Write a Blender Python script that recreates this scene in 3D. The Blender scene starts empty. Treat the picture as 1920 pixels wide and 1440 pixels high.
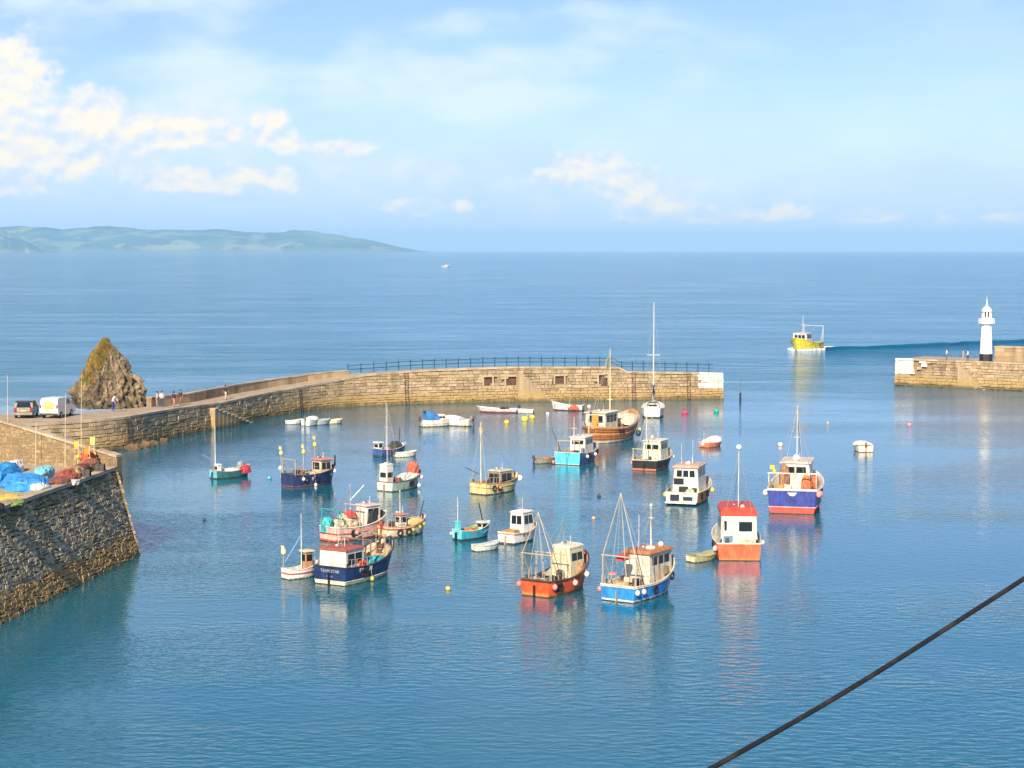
import bpy, math, random
from mathutils import Vector, noise
random.seed(7)
R = math.radians

# ------------------------------------------------------------------ camera
SC = bpy.context.scene
F, H, HOR = 3500.0, 20.0, 467.0          # focal length in photo pixels, eye height, horizon row
PHI = math.atan((720 - HOR) / F)
cam = bpy.data.cameras.new('camera'); cam.sensor_width = 36; cam.lens = 36 * F / 1920
cam.clip_start = 0.5; cam.clip_end = 60000
cob = bpy.data.objects.new('camera', cam); SC.collection.objects.link(cob)
cob.location = (0, 0, H); cob.rotation_euler = (math.pi / 2 - PHI, 0, 0); SC.camera = cob

# ------------------------------------------------------------------ sun, sky, exposure
SUN = Vector((-0.21, -0.86, 0.57)).normalized()      # towards the sun
W = bpy.data.worlds.new('World'); SC.world = W; W.use_nodes = True
def build_world():
    nt = W.node_tree; N = nt.nodes; K = nt.links; N.clear()
    out = N.new('ShaderNodeOutputWorld'); bg = N.new('ShaderNodeBackground'); K.new(bg.outputs[0], out.inputs[0])
    sky = N.new('ShaderNodeTexSky'); sky.sky_type = 'NISHITA'; sky.sun_disc = False
    sky.sun_elevation = math.asin(SUN.z); sky.sun_rotation = math.atan2(SUN.x, SUN.y)
    sky.air_density = 1.0; sky.dust_density = 0.15; sky.ozone_density = 3.0; sky.altitude = 30
    bg.inputs[1].default_value = 0.09
    tc = N.new('ShaderNodeTexCoord'); sep = N.new('ShaderNodeSeparateXYZ'); K.new(tc.outputs['Generated'], sep.inputs[0])
    def M(op, a, b=None, c=None, clamp=False):
        n = N.new('ShaderNodeMath'); n.operation = op; n.use_clamp = clamp
        for i, v in enumerate((a, b, c)):
            if v is None: continue
            if isinstance(v, (int, float)): n.inputs[i].default_value = v
            else: K.new(v, n.inputs[i])
        return n.outputs[0]
    def SS(v, a, b, o0=0.0, o1=1.0):
        n = N.new('ShaderNodeMapRange'); n.interpolation_type = 'SMOOTHSTEP'
        K.new(v, n.inputs[0]); n.inputs[1].default_value = a; n.inputs[2].default_value = b
        n.inputs[3].default_value = o0; n.inputs[4].default_value = o1; return n.outputs[0]
    def mix(fac, a, b, mode='MIX'):
        n = N.new('ShaderNodeMix'); n.data_type = 'RGBA'; n.blend_type = mode
        if isinstance(fac, float): n.inputs[0].default_value = fac
        else: K.new(fac, n.inputs[0])
        for s, v in ((6, a), (7, b)):
            if isinstance(v, tuple): n.inputs[s].default_value = (*v, 1)
            else: K.new(v, n.inputs[s])
        return n.outputs[2]
    az = M('ARCTAN2', sep.outputs[0], sep.outputs[1]); el = M('ARCSINE', sep.outputs[2])
    com = N.new('ShaderNodeCombineXYZ'); K.new(az, com.inputs[0]); K.new(el, com.inputs[1])
    def nz(scale, det, rough, sx=1.0, sy=1.0, off=0.0, sh=(0, 0)):
        mp = N.new('ShaderNodeMapping'); mp.inputs['Scale'].default_value = (sx, sy, 1); mp.inputs['Location'].default_value = (off + sh[0] / scale, off * .7 + sh[1] / scale, off * .3)
        K.new(com.outputs[0], mp.inputs[0])
        n = N.new('ShaderNodeTexNoise'); n.inputs['Scale'].default_value = scale; n.inputs['Detail'].default_value = det; n.inputs['Roughness'].default_value = rough
        K.new(mp.outputs[0], n.inputs['Vector']); return n.outputs[0]
    puff = nz(55, 6, .55, 1, 1.3, 3.1); puff2 = nz(55, 2, .5, 1, 1.3, 3.1, (.10, -.28)); soft = nz(14, 4, .5, 1, 2.2, 9.0); fine = nz(150, 4, .55, 1, 1.2, 5.0)
    # cumulus: (column, row, half width, half height) in the view, as angles on the sky
    blobs = [(-15, 215, 125, 105), (45, 170, 62, 70), (-40, 290, 150, 60), (92, 150, 16, 30), (188, 240, 62, 58), (130, 300, 70, 42), (265, 262, 66, 30), (350, 255, 90, 24),
             (512, 245, 30, 30), (545, 268, 30, 22), (640, 280, 70, 15), (400, 340, 130, 24), (535, 340, 30, 24), (60, 320, 120, 34),
             (780, 388, 55, 13), (868, 390, 20, 12), (1110, 316, 60, 32), (1160, 338, 75, 26), (1040, 332, 45, 14), (1195, 370, 42, 26), (1260, 400, 100, 18),
             (1480, 402, 45, 15), (1400, 408, 70, 14), (1620, 406, 50, 11), (1755, 415, 26, 9), (1880, 412, 60, 9), (-330, 260, 170, 120), (2250, 400, 150, 20), (-700, 330, 210, 60)]
    dmin = None
    for (px, py, rx, ry) in blobs:
        n = N.new('ShaderNodeVectorMath'); n.operation = 'MULTIPLY_ADD'; K.new(com.outputs[0], n.inputs[0])
        rx *= 1.25; ry *= 1.3; n.inputs[1].default_value = (F / rx, F / ry, 0); n.inputs[2].default_value = (-(px - 960) / rx, -(HOR - py) / ry, 0)
        l = N.new('ShaderNodeVectorMath'); l.operation = 'LENGTH'; K.new(n.outputs[0], l.inputs[0])
        dmin = l.outputs['Value'] if dmin is None else M('SMOOTH_MIN', dmin, l.outputs['Value'], .3)
    fld = M('SUBTRACT', 1.0, dmin)
    # clouds go on round the rest of the horizon
    ring = M('MULTIPLY', SS(M('ABSOLUTE', az), .32, .55), M('MULTIPLY', SS(el, .015, .05), SS(el, .10, .26, 1, 0)))
    rnd = M('SUBTRACT', M('MULTIPLY', nz(9, 4, .5, 1, 2, 1.7), M('MULTIPLY', ring, 2.1)), 1.0)
    fld = M('MAXIMUM', fld, rnd)
    f2 = M('ADD', fld, M('MULTIPLY', M('SUBTRACT', puff, .5), 1.25)); f2 = M('ADD', f2, M('MULTIPLY', M('SUBTRACT', fine, .5), .5))
    dens = SS(f2, -.18, .40)
    relief = M('ADD', M('MULTIPLY', M('SUBTRACT', puff, puff2), 2.5), M('MULTIPLY', M('SUBTRACT', fine, .5), .5))
    topl = SS(M('ADD', M('ADD', M('MULTIPLY', fld, .25), relief), M('MULTIPLY', M('SUBTRACT', el, .04), 4.0)), -.40, .60)
    base = mix(1.0, sky.outputs[0], (.63, .655, .86), 'MULTIPLY')
    # thin high veil, and a grey-blue bank low down
    veil = M('MULTIPLY', SS(M('ADD', soft, M('MULTIPLY', M('SUBTRACT', nz(6, 4, .5, 1, 3.5, 4.4), .5), .9)), .42, .75), M('MULTIPLY', SS(el, .03, .07), SS(el, .2, .5, 1, .25)))
    veil = M('MULTIPLY', veil, SS(M('ADD', az, M('MULTIPLY', M('SUBTRACT', soft, .5), .25)), .04, .22, 1.25, .35))
    c = mix(M('MULTIPLY', veil, .62), base, (5.4, 6.2, 6.6))
    bank = M('MULTIPLY', SS(M('ADD', M('MULTIPLY', el, F / 470), M('MULTIPLY', M('SUBTRACT', soft, .5), .55)), .14, .58, 1, 0), .78)
    c = mix(bank, c, (3.75, 5.05, 7.3))
    sd = None                              # broad soft cloud behind the cumulus
    for (px, py, rx, ry) in ((170, 265, 430, 120), (760, 335, 430, 62), (1230, 372, 330, 60), (-900, 300, 500, 120), (2500, 370, 400, 70)):
        n = N.new('ShaderNodeVectorMath'); n.operation = 'MULTIPLY_ADD'; K.new(com.outputs[0], n.inputs[0])
        n.inputs[1].default_value = (F / rx, F / ry, 0); n.inputs[2].default_value = (-(px - 960) / rx, -(HOR - py) / ry, 0)
        l = N.new('ShaderNodeVectorMath'); l.operation = 'LENGTH'; K.new(n.outputs[0], l.inputs[0])
        sd = l.outputs['Value'] if sd is None else M('SMOOTH_MIN', sd, l.outputs['Value'], .3)
    sf = M('ADD', M('SUBTRACT', 1.0, sd), M('ADD', M('MULTIPLY', M('SUBTRACT', soft, .5), 1.6), M('MULTIPLY', M('SUBTRACT', puff, .5), .9)))
    c = mix(M('MULTIPLY', SS(sf, -.1, .9), .62), c, mix(SS(M('ADD', puff, M('MULTIPLY', el, 3.0)), .45, .85), (4.3, 5.5, 7.2), (6.0, 6.0, 6.2)))
    cc = mix(topl, (4.5, 5.4, 6.7), (7.2, 6.5, 5.3))
    c = mix(M('MULTIPLY', dens, .92), c, cc)
    K.new(c, bg.inputs[0])
build_world()
W.cycles.sampling_method = 'MANUAL'; W.cycles.sample_map_resolution = 256
sl = bpy.data.lights.new('sun', 'SUN'); sl.energy = 4.4; sl.angle = R(.53); sl.color = (1, .86, .66)
so = bpy.data.objects.new('sun', sl); SC.collection.objects.link(so)
so.rotation_euler = SUN.to_track_quat('Z', 'Y').to_euler(); so.location = (-60, -80, 90)
vs = SC.view_settings; vs.view_transform = 'Standard'; vs.look = 'None'; vs.gamma = 1; vs.use_curve_mapping = False; vs.exposure = 0.85
SC.cycles.use_denoising = True; SC.cycles.max_bounces = 6; SC.cycles.volume_bounces = 1

# ------------------------------------------------------------------ pixel to place
def ray(px, py):
    x, y = (px - 960) / F, (720 - py) / F
    return Vector((x, math.cos(PHI) + y * math.sin(PHI), -math.sin(PHI) + y * math.cos(PHI)))
def P(px, py, z=0.0):                     # point where the sight line meets height z
    d = ray(px, py); k = (z - H) / d.z; return Vector((0, 0, H)) + d * k
def PD(px, py, D):                        # point at distance D
    d = ray(px, py); return Vector((0, 0, H)) + d * (D / d.y)

# ------------------------------------------------------------------ materials
MATS = {}
def nodes_of(name):
    m = bpy.data.materials.new(name); m.use_nodes = True
    return m, m.node_tree, m.node_tree.nodes, m.node_tree.links, m.node_tree.nodes['Principled BSDF']
def paint(col, rough=.45, metal=0.0, wear=.18, scale=3.0, bump=0.0):
    key = ('p', tuple(round(c, 3) for c in col), rough, metal, wear, scale, bump)
    if key in MATS: return MATS[key]
    m, nt, N, K, b = nodes_of('paint_%d' % len(MATS))
    tc = N.new('ShaderNodeTexCoord'); n = N.new('ShaderNodeTexNoise'); n.inputs['Scale'].default_value = scale; n.inputs['Detail'].default_value = 6; n.inputs['Roughness'].default_value = .65
    mp = N.new('ShaderNodeMapping'); mp.inputs['Scale'].default_value = (1, 1, .45)
    K.new(tc.outputs['Object'], mp.inputs[0]); K.new(mp.outputs[0], n.inputs['Vector'])
    r = N.new('ShaderNodeValToRGB'); K.new(n.outputs[0], r.inputs[0])
    d = tuple(c * (1 - wear * 1.6) * (1, .93, .84)[i] for i, c in enumerate(col)); l = tuple(min(1, c * (1 + wear * .5) + .012 * wear) for c in col)
    r.color_ramp.elements[0].position = .32; r.color_ramp.elements[0].color = (*d, 1)
    r.color_ramp.elements[1].position = .62; r.color_ramp.elements[1].color = (*l, 1)
    n2 = N.new('ShaderNodeTexNoise'); n2.inputs['Scale'].default_value = 5; n2.inputs['Detail'].default_value = 5; mp2 = N.new('ShaderNodeMapping'); mp2.inputs['Scale'].default_value = (1.6, 1.6, .22); mp2.inputs['Location'].default_value = (len(MATS) * 1.7, 0, 0)
    K.new(tc.outputs['Object'], mp2.inputs[0]); K.new(mp2.outputs[0], n2.inputs['Vector']); mr = N.new('ShaderNodeMapRange'); K.new(n2.outputs[0], mr.inputs[0]); mr.inputs[1].default_value = .54; mr.inputs[2].default_value = .74; mr.inputs[3].default_value = 0; mr.inputs[4].default_value = min(.6, wear * 2.2)
    mx = N.new('ShaderNodeMix'); mx.data_type = 'RGBA'; K.new(mr.outputs[0], mx.inputs[0]); K.new(r.outputs[0], mx.inputs[6]); mx.inputs[7].default_value = (col[0] * .35 + .07, col[1] * .35 + .042, col[2] * .35 + .022, 1)
    K.new(mx.outputs[2], b.inputs['Base Color']); b.inputs['Roughness'].default_value = rough; b.inputs['Metallic'].default_value = metal
    if bump:
        bp = N.new('ShaderNodeBump'); bp.inputs['Strength'].default_value = .8; bp.inputs['Distance'].default_value = bump; K.new(n.outputs[0], bp.inputs['Height']); K.new(bp.outputs[0], b.inputs['Normal'])
    MATS[key] = m; return m
def glass():
    if 'glass' in MATS: return MATS['glass']
    m, nt, N, K, b = nodes_of('window_glass'); b.inputs['Base Color'].default_value = (.012, .02, .024, 1); b.inputs['Roughness'].default_value = .06
    n = N.new('ShaderNodeTexNoise'); n.inputs['Scale'].default_value = 2; r = N.new('ShaderNodeMapRange'); K.new(n.outputs[0], r.inputs[0]); r.inputs[3].default_value = .03; r.inputs[4].default_value = .14; K.new(r.outputs[0], b.inputs['Roughness'])
    MATS['glass'] = m; return m
def stone_mat(name, cols, weed=((.30, .17, .055), (.10, .085, .025)), z_weed=1.35, z_dark=.35, moss=0.0, bright=1.0):
    m, nt, N, K, b = nodes_of(name)
    geo = N.new('ShaderNodeNewGeometry'); at = N.new('ShaderNodeAttribute'); at.attribute_name = 'tint'
    def nz(s, d=5, ro=.6, sc=None):
        n = N.new('ShaderNodeTexNoise'); n.inputs['Scale'].default_value = s; n.inputs['Detail'].default_value = d; n.inputs['Roughness'].default_value = ro
        if sc:
            mp = N.new('ShaderNodeMapping'); mp.inputs['Scale'].default_value = sc; K.new(geo.outputs['Position'], mp.inputs[0]); K.new(mp.outputs[0], n.inputs['Vector'])
        else: K.new(geo.outputs['Position'], n.inputs['Vector'])
        return n.outputs[0]
    def M(op, a, c=None, clamp=False):
        n = N.new('ShaderNodeMath'); n.operation = op; n.use_clamp = clamp
        for i, v in enumerate((a, c)):
            if v is None: continue
            if isinstance(v, (int, float)): n.inputs[i].default_value = v
            else: K.new(v, n.inputs[i])
        return n.outputs[0]
    def MR(v, a, c, o0=0., o1=1.):
        n = N.new('ShaderNodeMapRange'); n.interpolation_type = 'SMOOTHSTEP'; K.new(v, n.inputs[0])
        for i, q in enumerate((a, c, o0, o1)): n.inputs[i + 1].default_value = q
        return n.outputs[0]
    def mix(f, a, c, mode='MIX'):
        n = N.new('ShaderNodeMix'); n.data_type = 'RGBA'; n.blend_type = mode
        if isinstance(f, float): n.inputs[0].default_value = f
        else: K.new(f, n.inputs[0])
        for s, v in ((6, a), (7, c)):
            if isinstance(v, tuple): n.inputs[s].default_value = (*v, 1)
            else: K.new(v, n.inputs[s])
        return n.outputs[2]
    r = N.new('ShaderNodeValToRGB'); K.new(M('ADD', M('MULTIPLY', at.outputs['Fac'], .75), M('MULTIPLY', nz(.35, 4), .4)), r.inputs[0])
    cr = r.color_ramp; cr.elements[0].position = .15; cr.elements[1].position = .95
    cr.elements[0].color = (*cols[0], 1); cr.elements[1].color = (*cols[-1], 1)
    for i, q in enumerate(cols[1:-1]):
        e = cr.elements.new(.15 + .8 * (i + 1) / (len(cols) - 1)); e.color = (*q, 1)
    c = mix(1.0, r.outputs[0], mix(nz(5, 6, .7), (.55, .52, .48), (1.4, 1.36, 1.3)), 'MULTIPLY')
    c = mix(MR(nz(.8, 5, .65, (1, 1, .16)), .50, .70, 0, .6), c, (cols[0][0] * .5, cols[0][1] * .5, cols[0][2] * .5))
    sep = N.new('ShaderNodeSeparateXYZ'); K.new(geo.outputs['Position'], sep.inputs[0]); z = sep.outputs[2]
    zz = M('ADD', z, M('MULTIPLY', M('SUBTRACT', nz(.55, 5, .65, (1, 1, .5)), .5), 1.5))
    if moss: c = mix(M('MULTIPLY', MR(nz(.5, 4), .42, .62), MR(z, 4.0, 5.4, 0, moss)), c, (.15, .125, .03))
    w = mix(nz(2.2, 5, .7), tuple(v * .5 for v in weed[0]), tuple(v * 1.45 for v in weed[0]))
    c = mix(MR(zz, z_weed - .25, z_weed + .25, .88, 0), c, w)
    c = mix(MR(zz, z_dark - .3, z_dark + .3, .92, 0), c, weed[1])
    K.new(c, b.inputs['Base Color']); b.inputs['Roughness'].default_value = .88
    bp = N.new('ShaderNodeBump'); bp.inputs['Strength'].default_value = .9; bp.inputs['Distance'].default_value = .05; K.new(nz(6, 6, .7), bp.inputs['Height']); K.new(bp.outputs[0], b.inputs['Normal'])
    return m
def cloth(col, rough=.8): return paint(col, rough, 0, .25, 4.0, .02)

WHITE = (.78, .76, .70); CREAM = (.70, .60, .38); RED = (.72, .085, .035); ORANGE = (.80, .20, .05); NAVY = (.02, .04, .14); BLUE = (.03, .26, .72); SKYB = (.10, .50, .72)
TEAL = (.05, .36, .42); GREY = (.35, .36, .36); BLACK = (.015, .015, .017); WOOD = (.36, .13, .035); TAN = (.48, .32, .16); YEL = (.82, .58, .04); GREEN = (.05, .22, .13); STEEL = (.30, .29, .27); PURP = (.035, .05, .30); PINK = (.75, .28, .24)

# ------------------------------------------------------------------ mesh helpers
class MB:
    def __init__(s): s.v = []; s.f = []; s.t = []
    def add(s, vs, fs, tint=.5):
        o = len(s.v); s.v += [tuple(p) for p in vs]; s.f += [tuple(i + o for i in f) for f in fs]; s.t += [tint] * len(vs); return s
    def box(s, c, d, tp=1.0, tint=.5):       # centre, full sizes, top taper
        x, y, z = c; a, b, h = d[0] / 2, d[1] / 2, d[2] / 2; vs = []
        for k, q in ((-h, 1), (h, tp)):
            vs += [(x - a * q, y - b * q, z + k), (x + a * q, y - b * q, z + k), (x + a * q, y + b * q, z + k), (x - a * q, y + b * q, z + k)]
        return s.add(vs, [(3, 2, 1, 0), (4, 5, 6, 7), (0, 1, 5, 4), (1, 2, 6, 5), (2, 3, 7, 6), (3, 0, 4, 7)], tint)
    def tube(s, pts, r, n=6, r2=None):
        pts = [Vector(p) for p in pts]; rings = []
        for i, p in enumerate(pts):
            t = (pts[min(i + 1, len(pts) - 1)] - pts[max(i - 1, 0)])
            t = t.normalized() if t.length > 1e-9 else Vector((0, 0, 1))
            a = t.cross(Vector((0, 0, 1)) if abs(t.z) < .95 else Vector((1, 0, 0))).normalized(); b = t.cross(a)
            rr = r if r2 is None else r + (r2 - r) * i / max(1, len(pts) - 1)
            rings.append([p + (a * math.cos(6.2832 * k / n) + b * math.sin(6.2832 * k / n)) * rr for k in range(n)])
        vs = [q for g in rings for q in g]; fs = []
        for i in range(len(pts) - 1):
            for k in range(n): fs.append((i * n + k, i * n + (k + 1) % n, (i + 1) * n + (k + 1) % n, (i + 1) * n + k))
        fs += [tuple(range(n - 1, -1, -1)), tuple((len(pts) - 1) * n + k for k in range(n))]
        return s.add(vs, fs)
    def lathe(s, prof, c=(0, 0, 0), n=12, rot=0.0):
        vs = []; fs = []
        for (r, z) in prof: vs += [(c[0] + r * math.cos(rot + 6.2832 * k / n), c[1] + r * math.sin(rot + 6.2832 * k / n), c[2] + z) for k in range(n)]
        for i in range(len(prof) - 1):
            for k in range(n): fs.append((i * n + k, i * n + (k + 1) % n, (i + 1) * n + (k + 1) % n, (i + 1) * n + k))
        fs += [tuple(range(n - 1, -1, -1)), tuple((len(prof) - 1) * n + k for k in range(n))]
        return s.add(vs, fs)
    def ball(s, c, r, n=10, sq=1.0):
        return s.lathe([(max(.001, r * math.sin(math.pi * k / 8)), -r * sq * math.cos(math.pi * k / 8)) for k in range(9)], c, n)
    def grid(s, rows):                       # rows of equal point lists
        n = len(rows[0]); vs = [p for r in rows for p in r]; fs = []
        for i in range(len(rows) - 1):
            for k in range(n - 1): fs.append((i * n + k, i * n + k + 1, (i + 1) * n + k + 1, (i + 1) * n + k))
        return s.add(vs, fs)
    def build(s, name, mat, parent=None, smooth=False, bevel=0.0, tint=False):
        me = bpy.data.meshes.new(name); me.from_pydata(s.v, [], s.f); me.update()
        if mat: me.materials.append(mat)
        if smooth: me.polygons.foreach_set('use_smooth', [True] * len(me.polygons))
        if tint:
            a = me.attributes.new('tint', 'FLOAT', 'POINT'); a.data.foreach_set('value', s.t)
        o = bpy.data.objects.new(name, me); SC.collection.objects.link(o)
        if parent: o.parent = parent
        if bevel:
            b = o.modifiers.new('bevel', 'BEVEL'); b.width = bevel; b.segments = 2; b.limit_method = 'ANGLE'; b.angle_limit = R(40)
        return o
def empty(name, loc, rz=0.0):
    o = bpy.data.objects.new(name, None); SC.collection.objects.link(o); o.empty_display_size = .3
    o.location = loc; o.rotation_euler = (0, 0, rz); return o
def tag(o, label, cat, group=None):
    o['label'] = label; o['category'] = cat
    if group: o['group'] = group
    return o
def structure(o): o['kind'] = 'structure'; return o
def stuff(o): o['kind'] = 'stuff'; return o
def fbm(x, y, z=0.0, o=5): return noise.fractal(Vector((x, y, z)), 1.0, 2.1, o)

# ------------------------------------------------------------------ water
def water_mat():
    m, nt, N, K, b = nodes_of('sea_water')
    geo = N.new('ShaderNodeNewGeometry')
    def nz(sx, sy, d, ro, dist=0.0):
        mp = N.new('ShaderNodeMapping'); mp.inputs['Scale'].default_value = (sx, sy, 1); mp.inputs['Rotation'].default_value = (0, 0, .12); K.new(geo.outputs['Position'], mp.inputs[0])
        n = N.new('ShaderNodeTexNoise'); n.inputs['Scale'].default_value = 1; n.inputs['Detail'].default_value = d; n.inputs['Roughness'].default_value = ro; n.inputs['Distortion'].default_value = dist
        K.new(mp.outputs[0], n.inputs['Vector']); return n.outputs[0]
    def MR(v, a, c, o0=0., o1=1.):
        n = N.new('ShaderNodeMapRange'); n.interpolation_type = 'SMOOTHSTEP'; K.new(v, n.inputs[0])
        for i, q in enumerate((a, c, o0, o1)): n.inputs[i + 1].default_value = q
        return n.outputs[0]
    def M(op, a, c):
        n = N.new('ShaderNodeMath'); n.operation = op
        for i, v in enumerate((a, c)):
            if isinstance(v, (int, float)): n.inputs[i].default_value = v
            else: K.new(v, n.inputs[i])
        return n.outputs[0]
    big = nz(.012, .03, 4, .55); r = N.new('ShaderNodeValToRGB'); K.new(big, r.inputs[0])
    r.color_ramp.elements[0].position = .35; r.color_ramp.elements[0].color = (.002, .116, .156, 1)
    r.color_ramp.elements[1].position = .68; r.color_ramp.elements[1].color = (.003, .126, .218, 1)
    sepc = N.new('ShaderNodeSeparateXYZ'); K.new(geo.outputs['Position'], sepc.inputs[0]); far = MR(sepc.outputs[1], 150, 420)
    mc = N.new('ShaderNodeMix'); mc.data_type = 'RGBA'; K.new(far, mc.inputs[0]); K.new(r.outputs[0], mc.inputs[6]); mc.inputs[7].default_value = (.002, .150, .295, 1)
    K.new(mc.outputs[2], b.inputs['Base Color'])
    b.subsurface_method = 'BURLEY'; b.inputs['Subsurface Weight'].default_value = 1.0; b.inputs['Subsurface Radius'].default_value = (1, 1, 1); b.inputs['Subsurface Scale'].default_value = 5.0; b.inputs['IOR'].default_value = 1.45; b.inputs['Roughness'].default_value = .07
    sep = N.new('ShaderNodeSeparateXYZ'); K.new(geo.outputs['Position'], sep.inputs[0])
    open_sea = MR(sep.outputs[1], 225, 330)
    calm = MR(nz(.0025, .016, 5, .6, .6), .38, .64, .65, 1.2)            # slicks and catspaws
    h = M('ADD', M('MULTIPLY', nz(1.3, 2.4, 2, .45), .36), M('MULTIPLY', nz(4.2, 7.5, 2, .45), .075))
    swell = M('MULTIPLY', M('MULTIPLY', nz(.12, .35, 3, .5), 1.0), open_sea)
    gust = MR(nz(.02, .045, 4, .6, .5), .36, .64, .45, 1.5)             # gusts and calm patches in the harbour
    calm = M('MULTIPLY', calm, gust)
    amp = M('MULTIPLY', calm, M('ADD', .125, M('MULTIPLY', open_sea, 1.1)))
    hh = M('MULTIPLY', M('ADD', h, swell), amp)
    bp = N.new('ShaderNodeBump'); bp.inputs['Strength'].default_value = 1; bp.inputs['Distance'].default_value = 1.0; K.new(hh, bp.inputs['Height']); K.new(bp.outputs[0], b.inputs['Normal'])
    return m
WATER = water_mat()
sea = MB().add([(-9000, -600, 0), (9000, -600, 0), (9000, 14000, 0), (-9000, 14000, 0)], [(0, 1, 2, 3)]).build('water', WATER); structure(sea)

# ------------------------------------------------------------------ far headland
def headland_mat():
    m, nt, N, K, b = nodes_of('headland_fields'); geo = N.new('ShaderNodeNewGeometry')
    v = N.new('ShaderNodeTexVoronoi'); v.inputs['Scale'].default_value = .0042; K.new(geo.outputs['Position'], v.inputs['Vector'])
    r = N.new('ShaderNodeValToRGB'); s = N.new('ShaderNodeSeparateColor'); K.new(v.outputs['Color'], s.inputs[0]); K.new(s.outputs[0], r.inputs[0])
    cr = r.color_ramp; cr.elements[0].color = (.06, .11, .06, 1); cr.elements[1].color = (.30, .30, .14, 1)
    e = cr.elements.new(.4); e.color = (.10, .17, .08, 1); e = cr.elements.new(.7); e.color = (.16, .23, .09, 1)
    n = N.new('ShaderNodeTexNoise'); n.inputs['Scale'].default_value = .006; n.inputs['Detail'].default_value = 8; K.new(geo.outputs['Position'], n.inputs['Vector'])
    mx = N.new('ShaderNodeMix'); mx.data_type = 'RGBA'; mr = N.new('ShaderNodeMapRange'); K.new(n.outputs[0], mr.inputs[0]); mr.inputs[1].default_value = .48; mr.inputs[2].default_value = .56
    K.new(mr.outputs[0], mx.inputs[0]); K.new(r.outputs[0], mx.inputs[6]); mx.inputs[7].default_value = (.05, .085, .05, 1)
    sp = N.new('ShaderNodeSeparateXYZ'); K.new(geo.outputs['Position'], sp.inputs[0]); m2 = N.new('ShaderNodeMix'); m2.data_type = 'RGBA'; m3 = N.new('ShaderNodeMapRange'); K.new(sp.outputs[2], m3.inputs[0]); m3.inputs[1].default_value = 8; m3.inputs[2].default_value = 22; m3.inputs[3].default_value = .8; m3.inputs[4].default_value = 0
    K.new(m3.outputs[0], m2.inputs[0]); K.new(mx.outputs[2], m2.inputs[6]); m2.inputs[7].default_value = (.20, .15, .10, 1)
    K.new(m2.outputs[2], b.inputs['Base Color']); b.inputs['Roughness'].default_value = .95; return m
def ridge(name, prof, D, depth, seed):
    rows = []; nx = 160
    x0, x1 = prof[0][0], prof[-1][0]
    for j in range(15):
        v = j / 14; row = []
        for i in range(nx + 1):
            px = x0 + (x1 - x0) * i / nx
            for (a, b) in zip(prof, prof[1:]):
                if a[0] <= px <= b[0]: hp = a[1] + (b[1] - a[1]) * (px - a[0]) / (b[0] - a[0]); break
            dd = D + depth * v + 260 * fbm(i * .07, seed) * min(1, v * 4 + .3)
            hz = (hp * (D + depth * .6) / F)
            shape = min(1, (v / .6)) ** .62 if v < .6 else 1 - ((v - .6) / .4) ** 2 * .95
            z = max(-3, hz * shape * (1 + .16 * fbm(i * .10, v * 4, seed)) + 5 * fbm(i * .35, v * 9, seed)) if hp > .4 else -3
            if v == 0: z = -3
            row.append(((px - 960) / F * dd, dd, z))
        rows.append(row)
    return structure(MB().grid(rows).build(name, headland_mat(), None, True))
ridge('headland', [(-700, 52), (-300, 50), (0, 44), (120, 46), (260, 44), (420, 40), (560, 37), (640, 30), (700, 20), (750, 9), (785, 2), (810, 0)], 12000, 1400, 3.0)
ridge('headland_spur', [(-500, 38), (-120, 44), (10, 40), (50, 24), (80, 6), (100, 0)], 9800, 900, 8.0)

# ------------------------------------------------------------------ masonry walls
class Wall:
    """A battered wall face following a ground line; 'inside' is to the left of travel."""
    def __init__(s, pts, batter):
        s.p = [Vector((p[0], p[1], 0)) for p in pts]; s.b = batter; s.c = [0.0]
        for a, b in zip(s.p, s.p[1:]): s.c.append(s.c[-1] + (b - a).length)
        s.L = s.c[-1]; s.n = []
        for i in range(len(s.p)):
            d = Vector((0, 0, 0))
            if i > 0: d += (s.p[i] - s.p[i - 1]).normalized()
            if i < len(s.p) - 1: d += (s.p[i + 1] - s.p[i]).normalized()
            d.normalize(); s.n.append(Vector((-d.y, d.x, 0)))
    def loc(s, q):
        q = min(max(q, 0), s.L)
        for i in range(len(s.c) - 1):
            if q <= s.c[i + 1] or i == len(s.c) - 2:
                t = (q - s.c[i]) / (s.c[i + 1] - s.c[i]); return s.p[i].lerp(s.p[i + 1], t), s.n[i].lerp(s.n[i + 1], t).normalized()
    def pt(s, q, z, out=0.0, inn=0.0):
        p, n = s.loc(q); r = p + n * (s.b * z - out + inn); return Vector((r.x, r.y, z))
    def s_of_px(s, px):
        best = min(range(0, 1001), key=lambda k: abs(960 + F * s.loc(s.L * k / 1000)[0].x / s.loc(s.L * k / 1000)[0].y - px)); return s.L * best / 1000
def curve(pts, step):                        # Catmull-Rom smoothing of a ground line
    out = []
    for i in range(len(pts) - 1):
        p0, p1, p2, p3 = pts[max(i - 1, 0)], pts[i], pts[i + 1], pts[min(i + 2, len(pts) - 1)]
        n = max(1, int((p2 - p1).length / step))
        for k in range(n):
            t = k / n; out.append(.5 * ((2 * p1) + (p2 - p0) * t + (2 * p0 - 5 * p1 + 4 * p2 - p3) * t * t + (3 * p1 - p0 - 3 * p2 + p3) * t ** 3))
    return out + [pts[-1]]
PILLOW = [(3, 2, 1, 0), (4, 5, 6, 7), (0, 1, 5, 4), (1, 2, 6, 5), (2, 3, 7, 6), (3, 0, 4, 7)]
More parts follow.
